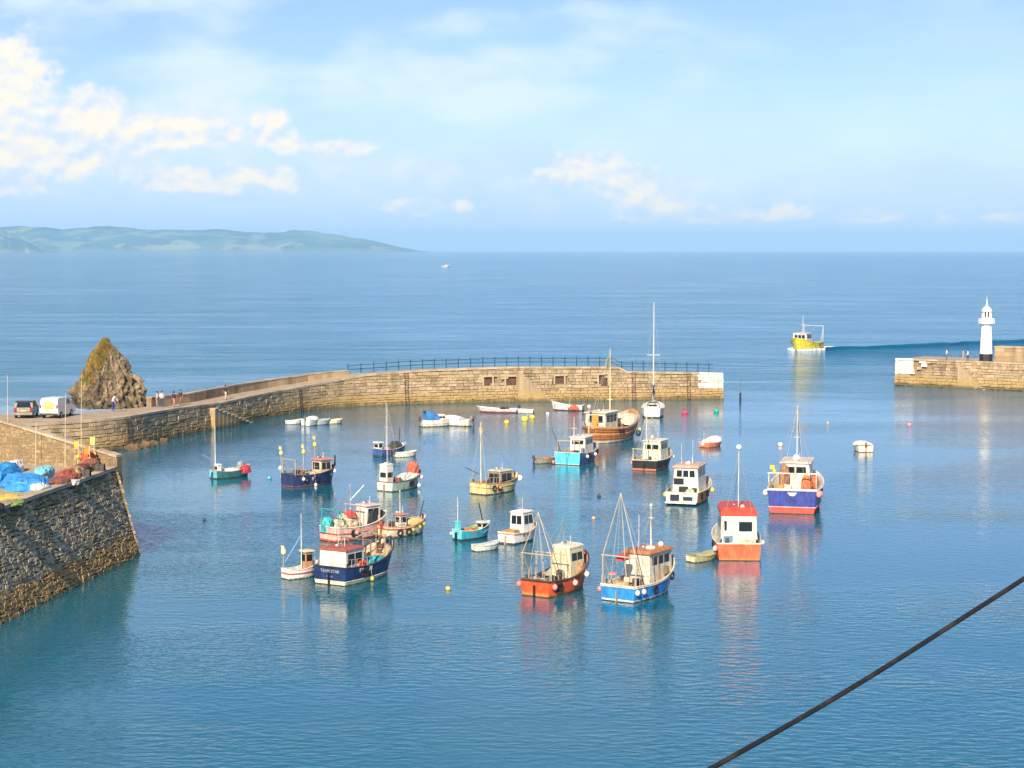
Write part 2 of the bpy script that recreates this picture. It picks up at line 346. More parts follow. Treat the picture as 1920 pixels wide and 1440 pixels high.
def stone_faces(wall, s0, s1, z0, ztop, rowh, lmin, lmax, dmin=.03, dmax=.12, skip=None, rough=.02, wav=0.0):
    out = []; z = z0; row = 0
    zmax = max(ztop(s0 + (s1 - s0) * k / 40) for k in range(41))
    while z < zmax - .05:
        h = rowh * random.uniform(.75, 1.25); s = s0 - random.uniform(0, lmin); wob = lambda u, zq_: zq_ + wav * fbm(u * .45, zq_ * 1.7) - (random.uniform(0, wav * .6) if wav else 0)
        while s < s1:
            l = random.uniform(lmin, lmax); a, b = max(s, s0), min(s + l, s1); s += l
            if b - a < .1: continue
            top = min(z + h, ztop((a + b) / 2))
            if top - z < .08 or (skip and skip((a + b) / 2, (z + top) / 2)): continue
            g = .012; d = random.uniform(dmin, dmax); e = min(.03, (b - a) * .12); j = lambda: random.uniform(-rough, rough)
            zl, zr, tl, tr_ = wob(a, z), wob(b, z), min(wob(a, top), ztop(a)), min(wob(b, top), ztop(b)); dd = lambda: d * (random.uniform(.7, 1.3) if wav else 1)
            vs = [wall.pt(a + g, zl + g, -.05), wall.pt(b - g, zr + g, -.05), wall.pt(b - g, tr_ - g, -.05), wall.pt(a + g, tl - g, -.05),
                  wall.pt(a + g + e + j(), zl + g + e + j(), dd()), wall.pt(b - g - e + j(), zr + g + e + j(), dd()), wall.pt(b - g - e + j(), tr_ - g - e + j(), dd()), wall.pt(a + g + e + j(), tl - g - e + j(), dd())]
            out.append((vs, random.random(), (a + b) / 2, (z + top) / 2, (b - a) * (top - z)))
        z += h; row += 1
    return out
def core_loft(wall, ss, zt, w, zb=-1.5, setback=.3, outer_b=.1):
    rows = []
    for s in ss:
        p, n = wall.loc(s); t = zt(s); ww = w(s)
        ib = wall.pt(s, zb, -setback); it = wall.pt(s, t - .02, -setback); q = p + n * ww
        rows.append([ib, it, Vector((q.x, q.y, t - .02)), Vector((q.x + n.x * outer_b * (t - zb), q.y + n.y * outer_b * (t - zb), zb))])
    m = MB().grid([r + [r[0]] for r in rows]); k = len(m.v) - 5
    m.f += [(3, 2, 1, 0), (k, k + 1, k + 2, k + 3)]; return m
def coping(wall, s0, s1, zt, parent, mat, ln=1.3, depth=.75, th=.24, name='coping_stone', gap=.012, over=.07):
    s = s0
    while s < s1 - .2:
        e = min(s + ln * random.uniform(.85, 1.15), s1); q = []
        for z_ in (0, 1):
            for (ss, o) in ((s + gap, over), (e - gap, over), (e - gap, -depth), (s + gap, -depth)):
                p = wall.pt(ss, zt(ss), o); q.append((p.x, p.y, zt(ss) - .03 + th * z_ + (random.uniform(-.012, .012) if z_ else 0)))
        m = MB().add(q, PILLOW, random.random()); m.build(name, mat, parent, tint=True); s = e
def sheet(wall, ss, z, i0, i1):
    rows = []
    for s in ss: rows.append([wall.pt(s, z(s), -i0(s)), wall.pt(s, z(s), -i1(s))])
    return MB().grid(rows)
def interp(tab):
    def f(x):
        if x <= tab[0][0]: return tab[0][1]
        for (a, b) in zip(tab, tab[1:]):
            if x <= b[0]: return a[1] + (b[1] - a[1]) * (x - a[0]) / (b[0] - a[0])
        return tab[-1][1]
    return f
PIER_STONE = stone_mat('pier_stone', [(.26, .19, .115), (.37, .275, .16), (.43, .33, .195), (.49, .38, .24)], ((.42, .28, .105), (.12, .09, .03)), 1.4, .38)
QUAY_STONE = stone_mat('quay_stone', [(.27, .20, .115), (.43, .33, .195), (.53, .42, .26), (.68, .55, .37)], ((.52, .29, .09), (.14, .11, .03)), 1.45, .05, moss=.85)
COPE = stone_mat('coping_granite', [(.34, .27, .18), (.46, .37, .25), (.55, .45, .32)], z_weed=-5, z_dark=-6)
DECK = stone_mat('pier_paving', [(.42, .33, .23), (.50, .40, .28), (.56, .46, .34)], z_weed=-5, z_dark=-6)
WHITEWASH = stone_mat('whitewashed_stone', [(.68, .66, .60), (.78, .76, .70), (.82, .80, .75)], ((.42, .27, .10), (.16, .12, .04)), 1.15, .2)
RUST = paint((.10, .05, .03), .85, 0, .5, 5.0, .02)

def steps(wall, s_top, s_bot, z_top, parent, mat, n=14, width=.7):
    for i in range(n):
        a = s_top + (s_bot - s_top) * i / n; b = s_top + (s_bot - s_top) * (i + 1) / n; z = z_top - (z_top + .1) * (i + .5) / n
        def blk(z0, z1, w):
            q = []
            for zz in (z0, z1):
                for (ss, o) in ((a, w), (b, w), (b, -.25), (a, -.25)): p = wall.pt(ss, z, o); q.append((p.x, p.y, zz))
            return q if b > a else [q[k] for k in (1, 0, 3, 2, 5, 4, 7, 6)]
        st_ = MB().add(blk(-1.0, z - .1, width), PILLOW, random.uniform(.3, .9)).build('step', PIER_STONE, parent, tint=True)
        MB().add(blk(z - .098, z, width + .05), PILLOW, random.uniform(.5, 1)).build('tread', mat, st_, tint=True)

# ---- north pier, curving from the rock to the harbour mouth
npx = [(225, 843), (320, 822), (420, 801), (540, 776), (660, 763), (850, 756), (1040, 752.5), (1200, 750.5), (1357, 748)]
ng = [Vector((-80, 160, 0)), Vector((-58, 170, 0)), Vector((-46, 179, 0))] + [P(x, y) for x, y in npx]
for v in ng: v.z = 0
nline = curve(ng, 2.0)
NW = Wall(nline, .10)
zt_px = interp([(-400, 3.0), (240, 3.0), (330, 2.85), (420, 2.6), (540, 2.75), (610, 3.1), (690, 3.85), (800, 4.2), (960, 4.4), (1150, 4.25), (1168, 4.2), (1172, 3.65), (1360, 3.25)])
tab = []
for k in range(401):
    s = NW.L * k / 400; p = NW.loc(s)[0]; tab.append((s, zt_px(960 + F * p.x / p.y)))
nz_top = interp(tab)
spx = {px: NW.s_of_px(px) for px in (225, 280, 330, 390, 420, 455, 540, 640, 655, 900, 930, 945, 970, 1040, 1057, 1130, 1165, 1310, 1345)}
nw_w = interp([(0, 15), (spx[225] - 8, 15), (spx[225] + 6, 9), (spx[330], 6.0), (spx[420], 5.2), (NW.L, 5.0)])
pier = empty('stone_pier', NW.loc(spx[640])[0]); pier.location = (0, 0, 0)
tag(pier, 'long curving stone pier with railing, running from the pointed rock to the harbour mouth', 'pier')
ss = [NW.L * k / 150 for k in range(151)]
core_loft(NW, ss, nz_top, nw_w).build('core', PIER_STONE, pier)
sheet(NW, ss, lambda s: nz_top(s), lambda s: .5, lambda s: nw_w(s) - .01 - NW.b * nz_top(s)).build('walkway', DECK, pier)
holes = [(NW.s_of_px(x), z, w, h) for (x, z, w, h) in ((917, 2.75, .55, .55), (960, 2.7, .7, .6), (1050, 2.8, .6, .5), (1133, 2.7, .6, .75))]
def in_hole(s, z): return any(abs(s - a) < w + .15 and abs(z - b) < h for (a, b, w, h) in holes)
end_s = NW.s_of_px(1312)
sts = stone_faces(NW, 0, NW.L, -.4, lambda s: nz_top(s) - .03, .38, .4, 1.25, .02, .09, skip=in_hole, rough=.03, wav=.09)
ma, mw = MB(), MB()
for (vs_, t, s, z, a) in sts: (mw if (s > end_s and z > 1.35) else ma).add(vs_, PILLOW, t)
stuff(ma.build('stone_facing', PIER_STONE, pier, tint=True)); stuff(mw.build('whitewashed_stone', WHITEWASH, pier, tint=True))
for (s, z, w, h) in holes:
    m = MB()
    for (a, b, c, d) in ((-w - .2, -w, -h - .05, h + .2), (w, w + .2, -h - .05, h + .2), (-w - .2, w + .2, h, h + .22)):
        q = [NW.pt(s + x, z + y, o) for o in (-.2, .10) for (x, y) in ((a, c), (b, c), (b, d), (a, d))]; m.add(q, PILLOW, .8)
    m.build('recess_frame', PIER_STONE, pier, tint=True)
    q = [NW.pt(s + x, z + y, o) for o in (-.295, -.255) for (x, y) in ((-w, -h), (w, -h), (w, h), (-w, h))]; MB().add(q, PILLOW).build('recess_back', RUST, pier)
coping(NW, 0, end_s, nz_top, pier, COPE); coping(NW, end_s, NW.L, nz_top, pier, WHITEWASH)
for (lpx, ladder_w) in ((235, .45), (560, .45), (760, .45), (1185, .45), (1290, .45)):     # iron ladders down the wall
    ls = NW.s_of_px(lpx); lt = nz_top(ls) + .1; ld = MB()
    for o_ in (0, ladder_w): ld.tube([NW.pt(ls + o_, -.3, .16), NW.pt(ls + o_, lt, .16)], .035, 5)
    lz = .1
    while lz < lt: ld.tube([NW.pt(ls, lz, .16), NW.pt(ls + ladder_w, lz, .16)], .022, 5); lz += .3
    ld.build('ladder', RUST, pier)
# end face of the pier
pe, ne = NW.loc(NW.L); cap = Wall([pe, pe + ne * 5.2], .06)
me_ = MB(); mo_ = MB()
for (vs_, t, s, z, a) in stone_faces(cap, 0, 5.2, -.4, lambda s: nz_top(NW.L), .42, .5, 1.1): (me_ if z > 1.35 else mo_).add(vs_, PILLOW, t)
stuff(me_.build('whitewashed_stone', WHITEWASH, pier, tint=True)); stuff(mo_.build('stone_facing', PIER_STONE, pier, tint=True))
steps(NW, spx[970], spx[1040], 4.2, pier, COPE, 16); steps(NW, spx[390] + .5, spx[455] + 1, 2.5, pier, COPE, 10)
# seaward parapet with its coping
def s_back(px, off):                        # station whose point set back by off(s) shows at column px
    best = None
    for k in range(1501):
        u = NW.L * k / 1500; p, n = NW.loc(u); q = p + n * off(u); e_ = abs(960 + F * q.x / q.y - px)
        if best is None or e_ < best[0]: best = (e_, u)
    return best[1]
rail0, rail1 = s_back(652, lambda u: nw_w(u) - .35), s_back(1345, lambda u: nw_w(u) - .35)
ps0, ps1 = s_back(282, lambda u: nw_w(u) - .65), rail0
def par_row(s, ln=None):
    p, n = NW.loc(s); w = nw_w(s); return p + n * (w - .65), n
ph = interp([(ps0, 1.05), (ps1 - 14, 1.0), (ps1 - 4, .8), (ps1, .5)])
s = ps0
while s < ps1:
    e = min(s + random.uniform(.9, 1.5), ps1); q = []
    for k in (0, 1):
        for (u, o) in ((s + .01, 0), (e - .01, 0), (e - .01, .6), (s + .01, .6)):
            p, n = par_row(u); q.append((p.x + n.x * o, p.y + n.y * o, nz_top(u) - .05 + (ph(u) * k)))
    MB().add(q, PILLOW, random.random()).build('parapet_stone', PIER_STONE, pier, tint=True)
    q2 = []
    for k in (0, 1):
        for (u, o) in ((s + .005, -.06), (e - .005, -.06), (e - .005, .66), (s + .005, .66)):
            p, n = par_row(u); q2.append((p.x + n.x * o, p.y + n.y * o, nz_top(u) - .045 + ph(u) + .1 * k))
    MB().add(q2, PILLOW, random.random()).build('parapet_coping', COPE, pier, tint=True); s = e
# iron railing
rail = empty('iron_railing', (0, 0, 0)); tag(rail, 'dark blue iron railing along the seaward edge of the curved stone pier', 'railing')
RMAT = paint((.012, .05, .085), .5, .3, .3)
def rp(s, z):
    p, n = NW.loc(s); q = p + n * (nw_w(s) - .35); return (q.x, q.y, nz_top(s) + z)
s = rail0
while s < rail1:
    m = MB(); a = rp(s, -.04); b = rp(s, 1.2); m.tube([a, b], .055, 6); m.ball((b[0], b[1], b[2] + .03), .075, 8); m.build('post', RMAT, rail)
    s += 1.55
for hz in (.58, 1.08):
    MB().tube([rp(rail0 + (rail1 - rail0) * k / 90, hz) for k in range(91)], .04, 6).build('rail', RMAT, rail)

# ---- right-hand pier with the lighthouse
ra = P(1677, 722); rb = P(1920, 733); rd = (rb - ra).normalized(); rc = ra + rd * 45
for v in (ra, rc): v.z = 0
RW = Wall([ra + (rc - ra) * k / 20 for k in range(21)], .06)
rpier = empty('stone_pier', (0, 0, 0)); tag(rpier, 'short straight stone pier head under the white lighthouse, with a white painted end', 'pier')
rz = lambda s: 3.75
core_loft(RW, RW.c, rz, lambda s: 11.0).build('core', PIER_STONE, rpier)
sheet(RW, RW.c, rz, lambda s: .5, lambda s: 10.7).build('walkway', DECK, rpier)
sx = lambda px: RW.s_of_px(px)
def sxi(px, inn):                         # same for points set back from the edge
    return min((RW.L * k / 2000 for k in range(2001)), key=lambda u: abs(960 + F * RW.pt(u, 0, -inn).x / RW.pt(u, 0, -inn).y - px))
rw_a, rw_b, rw_c = sx(1713), sx(1725), sx(1736)
ma, mw = MB(), MB(); rh = (sx(1743), 2.9, .6, .5); rg = (sx(1719), 2.4, .35, 1.3)
for (vs_, t, s, z, a) in stone_faces(RW, 0, RW.L, -.4, lambda s: 3.72, .40, .45, 1.35, .02, .09, rough=.03, wav=.09, skip=lambda s, z: any(abs(s - a) < w + .1 and abs(z - b) < h for (a, b, w, h) in (rh, rg))):
    (mw if ((s < rw_a and z > 1.7) or (rw_b < s < rw_c and z > 2.6)) else ma).add(vs_, PILLOW, t)
stuff(ma.build('stone_facing', PIER_STONE, rpier, tint=True)); stuff(mw.build('whitewashed_stone', WHITEWASH, rpier, tint=True))
pn = RW.n[0]; rcap = Wall([ra + pn * 11, ra], .06); ma, mw = MB(), MB()
for (vs_, t, s, z, a) in stone_faces(rcap, 0, 11, -.4, lambda s: 3.72, .45, .6, 1.3): (mw if z > 1.7 else ma).add(vs_, PILLOW, t)
stuff(ma.build('stone_facing', PIER_STONE, rpier, tint=True)); stuff(mw.build('whitewashed_stone', WHITEWASH, rpier, tint=True))
coping(RW, 0, rw_a, rz, rpier, WHITEWASH); coping(RW, rw_a + .01, RW.L, rz, rpier, COPE)
steps(RW, sx(1800), sx(1852), 3.7, rpier, COPE, 14)
m = MB(); s0 = sxi(1866, 6.6)                       # raised sea wall behind the lighthouse
s = s0
while s < RW.L:
    for (z0, z1) in ((3.74, 4.4), (4.4, 5.05), (5.05, 5.65)):
        e = s + 1.45; q = []
        for zz in (z0 + .01, z1 - .01):
            for (u, o) in ((s + .01, 6.6), (e - .01, 6.6), (e - .01, 9.0), (s + .01, 9.0)): p = RW.pt(u, 0, -o); q.append((p.x, p.y, zz))
        m.add(q, PILLOW, random.random())
    s += 1.45
stuff(m.build('sea_wall_blocks', PIER_STONE, rpier, tint=True))
q = []
for zz in (5.65, 5.83):
    for (u, o) in ((s0 - .08, 6.5), (RW.L, 6.5), (RW.L, 9.1), (s0 - .08, 9.1)): p = RW.pt(u, 0, -o); q.append((p.x, p.y, zz))
MB().add(q, PILLOW, .7).build('sea_wall_coping', COPE, rpier, tint=True)

# ---- lighthouse
lb = RW.pt(sxi(1850, 4.0), 0, -4.0); lh = empty('lighthouse', (lb.x, lb.y, 3.75), R(10)); tag(lh, 'white eight-sided lighthouse with black base and gallery on the right-hand pier', 'lighthouse')
LW = paint((.86, .85, .82), .4, 0, .06); LBK = paint((.012, .013, .015), .5)
MB().lathe([(1.12, 0), (1.12, .08), (1.0, .1), (.98, 1.0), (1.0, 1.02), (1.0, 1.1)], n=8).build('plinth', LBK, lh)
tw = MB().lathe([(.94, 1.1), (.91, 1.3), (.86, 2.8), (.74, 5.0), (.72, 5.3)], n=8).build('tower', LW, lh)
dr = MB().box((-.72, -.45, 1.9), (.1, .6, 1.5)).build('door', paint((.5, .5, .48)), tw); dr.rotation_euler = (0, 0, R(-22))
gal = MB().lathe([(.72, 5.3), (.95, 5.4), (1.18, 5.5), (1.2, 5.62), (.8, 5.64)], n=16).build('gallery', LW, lh)
m = MB()
for k in range(16):
    a = 6.2832 * k / 16; m.tube([(1.12 * math.cos(a), 1.12 * math.sin(a), 5.6), (1.12 * math.cos(a), 1.12 * math.sin(a), 6.2)], .025, 5)
for hz in (5.9, 6.2): m.tube([(1.12 * math.cos(6.2832 * k / 24), 1.12 * math.sin(6.2832 * k / 24), hz) for k in range(25)], .028, 5)
m.build('gallery_rail', LW, gal)
lan = MB().lathe([(.74, 5.64), (.72, 6.35), (.62, 6.38)], n=12).build('lantern_base', LW, lh)
MB().lathe([(.52, 6.36), (.52, 7.2)], n=12).build('lantern_glass', glass(), lh)
for k in range(8):
    a = 6.2832 * (k + .5) / 8; MB().box((.6 * math.cos(a), .6 * math.sin(a), 6.79), (.17, .17, .84)).build('lantern_pillar', LW, lh)
dm = MB().lathe([(.78, 7.2), (.78, 7.3), (.68, 7.55), (.5, 7.8), (.26, 7.98), (.16, 8.05), (.16, 8.2), (.09, 8.45), (.02, 9.1)], n=16).build('dome', LW, lh, True)
MB().tube([(0, 0, 9.05), (0, 0, 9.5)], .02).build('spire', LW, dm)

# ---- front quay on the left
qa, qb = P(0, 1172), P(262, 1040); qd = (qb - qa).normalized(); q0 = qa - qd * 28
QW = Wall([q0 + (qb - q0) * k / 20 for k in range(21)], .27)
QZ = 5.6
quay = empty('stone_quay', (0, 0, 0)); tag(quay, 'dark rubble stone quay with sloping face and weed band in the left foreground', 'quay')
tip = QW.pt(QW.L, QZ); n0 = QW.loc(0)[1]
farA = Vector((tip.x - .05, tip.y + .55, 0)); fdir = Vector((-25.6, 9.8, 0)).normalized(); farB = farA + fdir * 34
def poly_prism(pts, z0, z1):
    n = len(pts); return MB().add([(p[0], p[1], z0) for p in pts] + [(p[0], p[1], z1) for p in pts], [tuple(range(n - 1, -1, -1)), tuple(range(n, 2 * n))] + [(i, (i + 1) % n, n + (i + 1) % n, n + i) for i in range(n)])
st = QW.pt(0, QZ, -.3); en = QW.pt(QW.L - .3, QZ, -.3); sb_, eb_ = QW.pt(0, -1.5, -.3), QW.pt(QW.L - .3, -1.5, -.3)
fb_ = farB + Vector((0, 2, 0)); fa_ = farA + Vector((-.3, .3, 0))
top = [(st.x, st.y), (en.x, en.y), (fa_.x, fa_.y), (fb_.x, fb_.y), (fb_.x, st.y)]
bot = [(sb_.x, sb_.y), (eb_.x, eb_.y), (fa_.x + 1.2, fa_.y + 1.6), (fb_.x, fb_.y + 1.5), (fb_.x, sb_.y)]
n = 5; MB().add([(x, y, -1.5) for x, y in bot] + [(x, y, QZ - .03) for x, y in top], [tuple(range(n - 1, -1, -1)), tuple(range(n, 2 * n))] + [(i, (i + 1) % n, n + (i + 1) % n, n + i) for i in range(n)]).build('core', QUAY_STONE, quay)
MB().add([(x, y, QZ) for x, y in top], [tuple(range(n))]).build('quay_paving', DECK, quay)
sts = stone_faces(QW, 2, QW.L, -.5, lambda s: QZ - .05, .19, .2, .6, .01, .05, rough=.025, wav=.2)
def shows(t):
    p = QW.pt(t[2], t[3]); px = 960 + F * p.x / p.y; py = HOR + F * (H - p.z) / p.y
    return (t[4] / p.y ** 2) if (px > -4 and t[3] > 0) else 0
sts.sort(key=shows, reverse=True)
for t in sts[:290]: MB().add(t[0], PILLOW, t[1]).build('stone', QUAY_STONE, quay, tint=True)
m = MB()
for t in sts[290:]: m.add(t[0], PILLOW, t[1])
eb = QW.pt(QW.L, 0); capd = Vector((-.42, .9, 0)).normalized()
for t in stone_faces(Wall([eb, eb + capd * 6], .25), 0, 6, -.5, lambda s: QZ - .05, .3, .3, .7): m.add(t[0], PILLOW, t[1])
stuff(m.build('rubble_facing', QUAY_STONE, quay, tint=True))
coping(QW, 2, QW.L, lambda s: QZ, quay, COPE, 1.25, .9, .22)
# sea wall on its far side, top sloping down to the tip
FW = Wall([farB, farA], 0.0); fwz = interp([(0, 13.0), (FW.L - 9.3, 8.42), (FW.L, 6.35)])
SEAW = stone_mat('sea_wall_stone', [(.22, .16, .09), (.29, .22, .12), (.34, .26, .14), (.38, .29, .17)], z_weed=-5, z_dark=-6)
fn = FW.n[0]
# harbour side of this wall is to the right of travel A<-B; inside is seaward
m = MB()
rows = []
for k in range(21):
    s = FW.L * k / 20; p = FW.loc(s)[0]; z = fwz(s)
    rows.append([(p.x, p.y, QZ - .2), (p.x, p.y, z), (p.x + fn.x * .55, p.y + fn.y * .55, z), (p.x + fn.x * .9, p.y + fn.y * .9, -1.0), (p.x, p.y, QZ - .2)])
m.grid(rows); k = len(m.v) - 5; m.f += [(3, 2, 1, 0), (k, k + 1, k + 2, k + 3)]
m.build('sea_wall', SEAW, quay)
m = MB()
for t in stone_faces(FW, 6, FW.L, QZ, lambda s: fwz(s) - .02, .19, .2, .5, .005, .03, rough=.02, wav=.25): m.add(t[0], PILLOW, t[1])
stuff(m.build('sea_wall_facing', SEAW, quay, tint=True))
coping(FW, 6, FW.L, fwz, quay, COPE, 1.4, .62, .16, 'sea_wall_coping', over=.09)

# ------------------------------------------------------------------ pointed rock
def rock_mat():
    m, nt, N, K, b = nodes_of('rock_and_grass'); geo = N.new('ShaderNodeNewGeometry')
    def nz(s, d=6, sc=(1, 1, 1)):
        mp = N.new('ShaderNodeMapping'); mp.inputs['Scale'].default_value = sc; K.new(geo.outputs['Position'], mp.inputs[0])
        n = N.new('ShaderNodeTexNoise'); n.inputs['Scale'].default_value = s; n.inputs['Detail'].default_value = d; n.inputs['Roughness'].default_value = .65; K.new(mp.outputs[0], n.inputs['Vector']); return n.outputs[0]
    r = N.new('ShaderNodeValToRGB'); K.new(nz(1.1, 7, (1, 1, .5)), r.inputs[0]); cr = r.color_ramp
    cr.elements[0].position = .36; cr.elements[0].color = (.035, .028, .02, 1); cr.elements[1].position = .66; cr.elements[1].color = (.38, .27, .15, 1); e = cr.elements.new(.5); e.color = (.16, .115, .07, 1)
    K.new(r.outputs[0], b.inputs['Base Color']); b.inputs['Roughness'].default_value = .92
    bp = N.new('ShaderNodeBump'); bp.inputs['Strength'].default_value = 1; bp.inputs['Distance'].default_value = .18; K.new(nz(2.5), bp.inputs['Height']); K.new(bp.outputs[0], b.inputs['Normal']); return m
rc0 = PD(203, 700, 205.5); rz0 = 2.6; rtop = 10.1 - rz0
rock = empty('rock', (rc0.x, rc0.y, rz0)); tag(rock, 'tall pointed rock with golden grass on its left slope beside the parked van', 'rock')
def rock_r(a, v):                            # outline radius at angle a, height share v
    base = 4.2 * (1 - v ** 1.25) ** .92 + .10
    lop = 1 + .10 * math.cos(a) * (1 if v < .5 else .6)
    cr_ = 1 + .26 * fbm(math.cos(a) * 1.5, math.sin(a) * 1.5, v * 3.1) + .24 * abs(fbm(math.cos(a) * 4, math.sin(a) * 4, v * 4 + 9)) - .34 * abs(fbm(math.cos(a) * 3, math.sin(a) * 3, v * 1.1 + 4))
    cell = noise.voronoi(Vector((math.cos(a) * 4.2, math.sin(a) * 4.2, v * 7.5)))[0]; cr_ += .18 * (cell[1] - cell[0]) - .06
    return base * lop * max(.35, cr_)
def rock_pt(a, v):
    r = rock_r(a, v); lean = -.2 * v; rr = r * (1.0 if abs(math.sin(a)) < .5 else .9)
    return (rr * math.cos(a) + lean, rr * math.sin(a) * .8, rtop * v)
rows = [[rock_pt(6.2832 * (k % 140) / 140, min(.995, j / 80)) for k in range(141)] for j in range(81)]
MB().grid(rows).build('crag', rock_mat(), rock)
gm = paint((.46, .26, .03), .9, 0, .5, 1.2); gm2 = paint((.20, .20, .04), .9, 0, .5, 1.5)
for mat_, seed, cnt in ((gm, 1, 7000), (gm2, 2, 6500)):
    rnd_ = random.Random(seed); m = MB()
    while cnt > 0:
        a = rnd_.uniform(0, 6.2832); v = rnd_.random() ** .8
        left = math.cos(a - math.pi); w = max(0, left * 1.3 + .12 + (v - .60) * 2.4 + .4 * fbm(a * 2, v * 5, seed) )
        if mat_ is gm2: w = max(0, w * .9 + .22 * (1 - v) + .3 * fbm(a * 3, v * 6, 7))
        if rnd_.random() > w: cnt -= .2; continue
        x, y, z = rock_pt(a, min(v, .985)); h = rnd_.uniform(.12, .32); d = rnd_.uniform(0, 6.28); wd = rnd_.uniform(.05, .11)
        ox, oy = math.cos(a) * h * .6, math.sin(a) * h * .6
        m.add([(x - wd * math.cos(d), y - wd * math.sin(d), z - .05), (x + wd * math.cos(d), y + wd * math.sin(d), z - .05), (x + ox, y + oy, z + h)], [(0, 1, 2)]); cnt -= 1
    stuff(m.build('grass', mat_, rock))
BOULDER = stone_mat('wet_boulder', [(.10, .075, .05), (.16, .12, .08), (.22, .17, .11)], ((.20, .12, .05), (.08, .06, .025)), .6, .2)
# rubble and boulders at the foot of the quay corner
for i, (px, out, r, lab) in enumerate(((228, 1.3, .95, 'largest weedy boulder beside the quay tip, below the pointed rock'), (243, .6, .7, 'brown boulder second from the quay tip at the foot of the pier'), (258, 1.0, .8, 'rounded brown boulder in the middle of the row at the pier foot'), (276, .5, .6, 'small weedy boulder fourth from the quay tip at the pier foot'), (297, .4, .5, 'smallest weedy boulder, farthest along the pier from the quay tip'))):
    p = NW.pt(NW.s_of_px(px), 0, out); rows = []
    for j in range(13):
        th = math.pi * j / 12; rows.append([tuple(Vector((math.sin(th) * math.cos(6.2832 * (k % 16) / 16), math.sin(th) * math.sin(6.2832 * (k % 16) / 16), .6 * math.cos(th))) * r * (1 + .55 * fbm(math.sin(th) * math.cos(6.2832 * (k % 16) / 16) * 1.3 + i * 3, math.sin(th) * math.sin(6.2832 * (k % 16) / 16) * 1.3, math.cos(th)))) for k in range(17)])
    o = MB().grid(rows).build('boulder', BOULDER); o.location = (p.x, p.y, .0)
    tag(o, lab, 'boulder', 'boulders below the pointed rock')

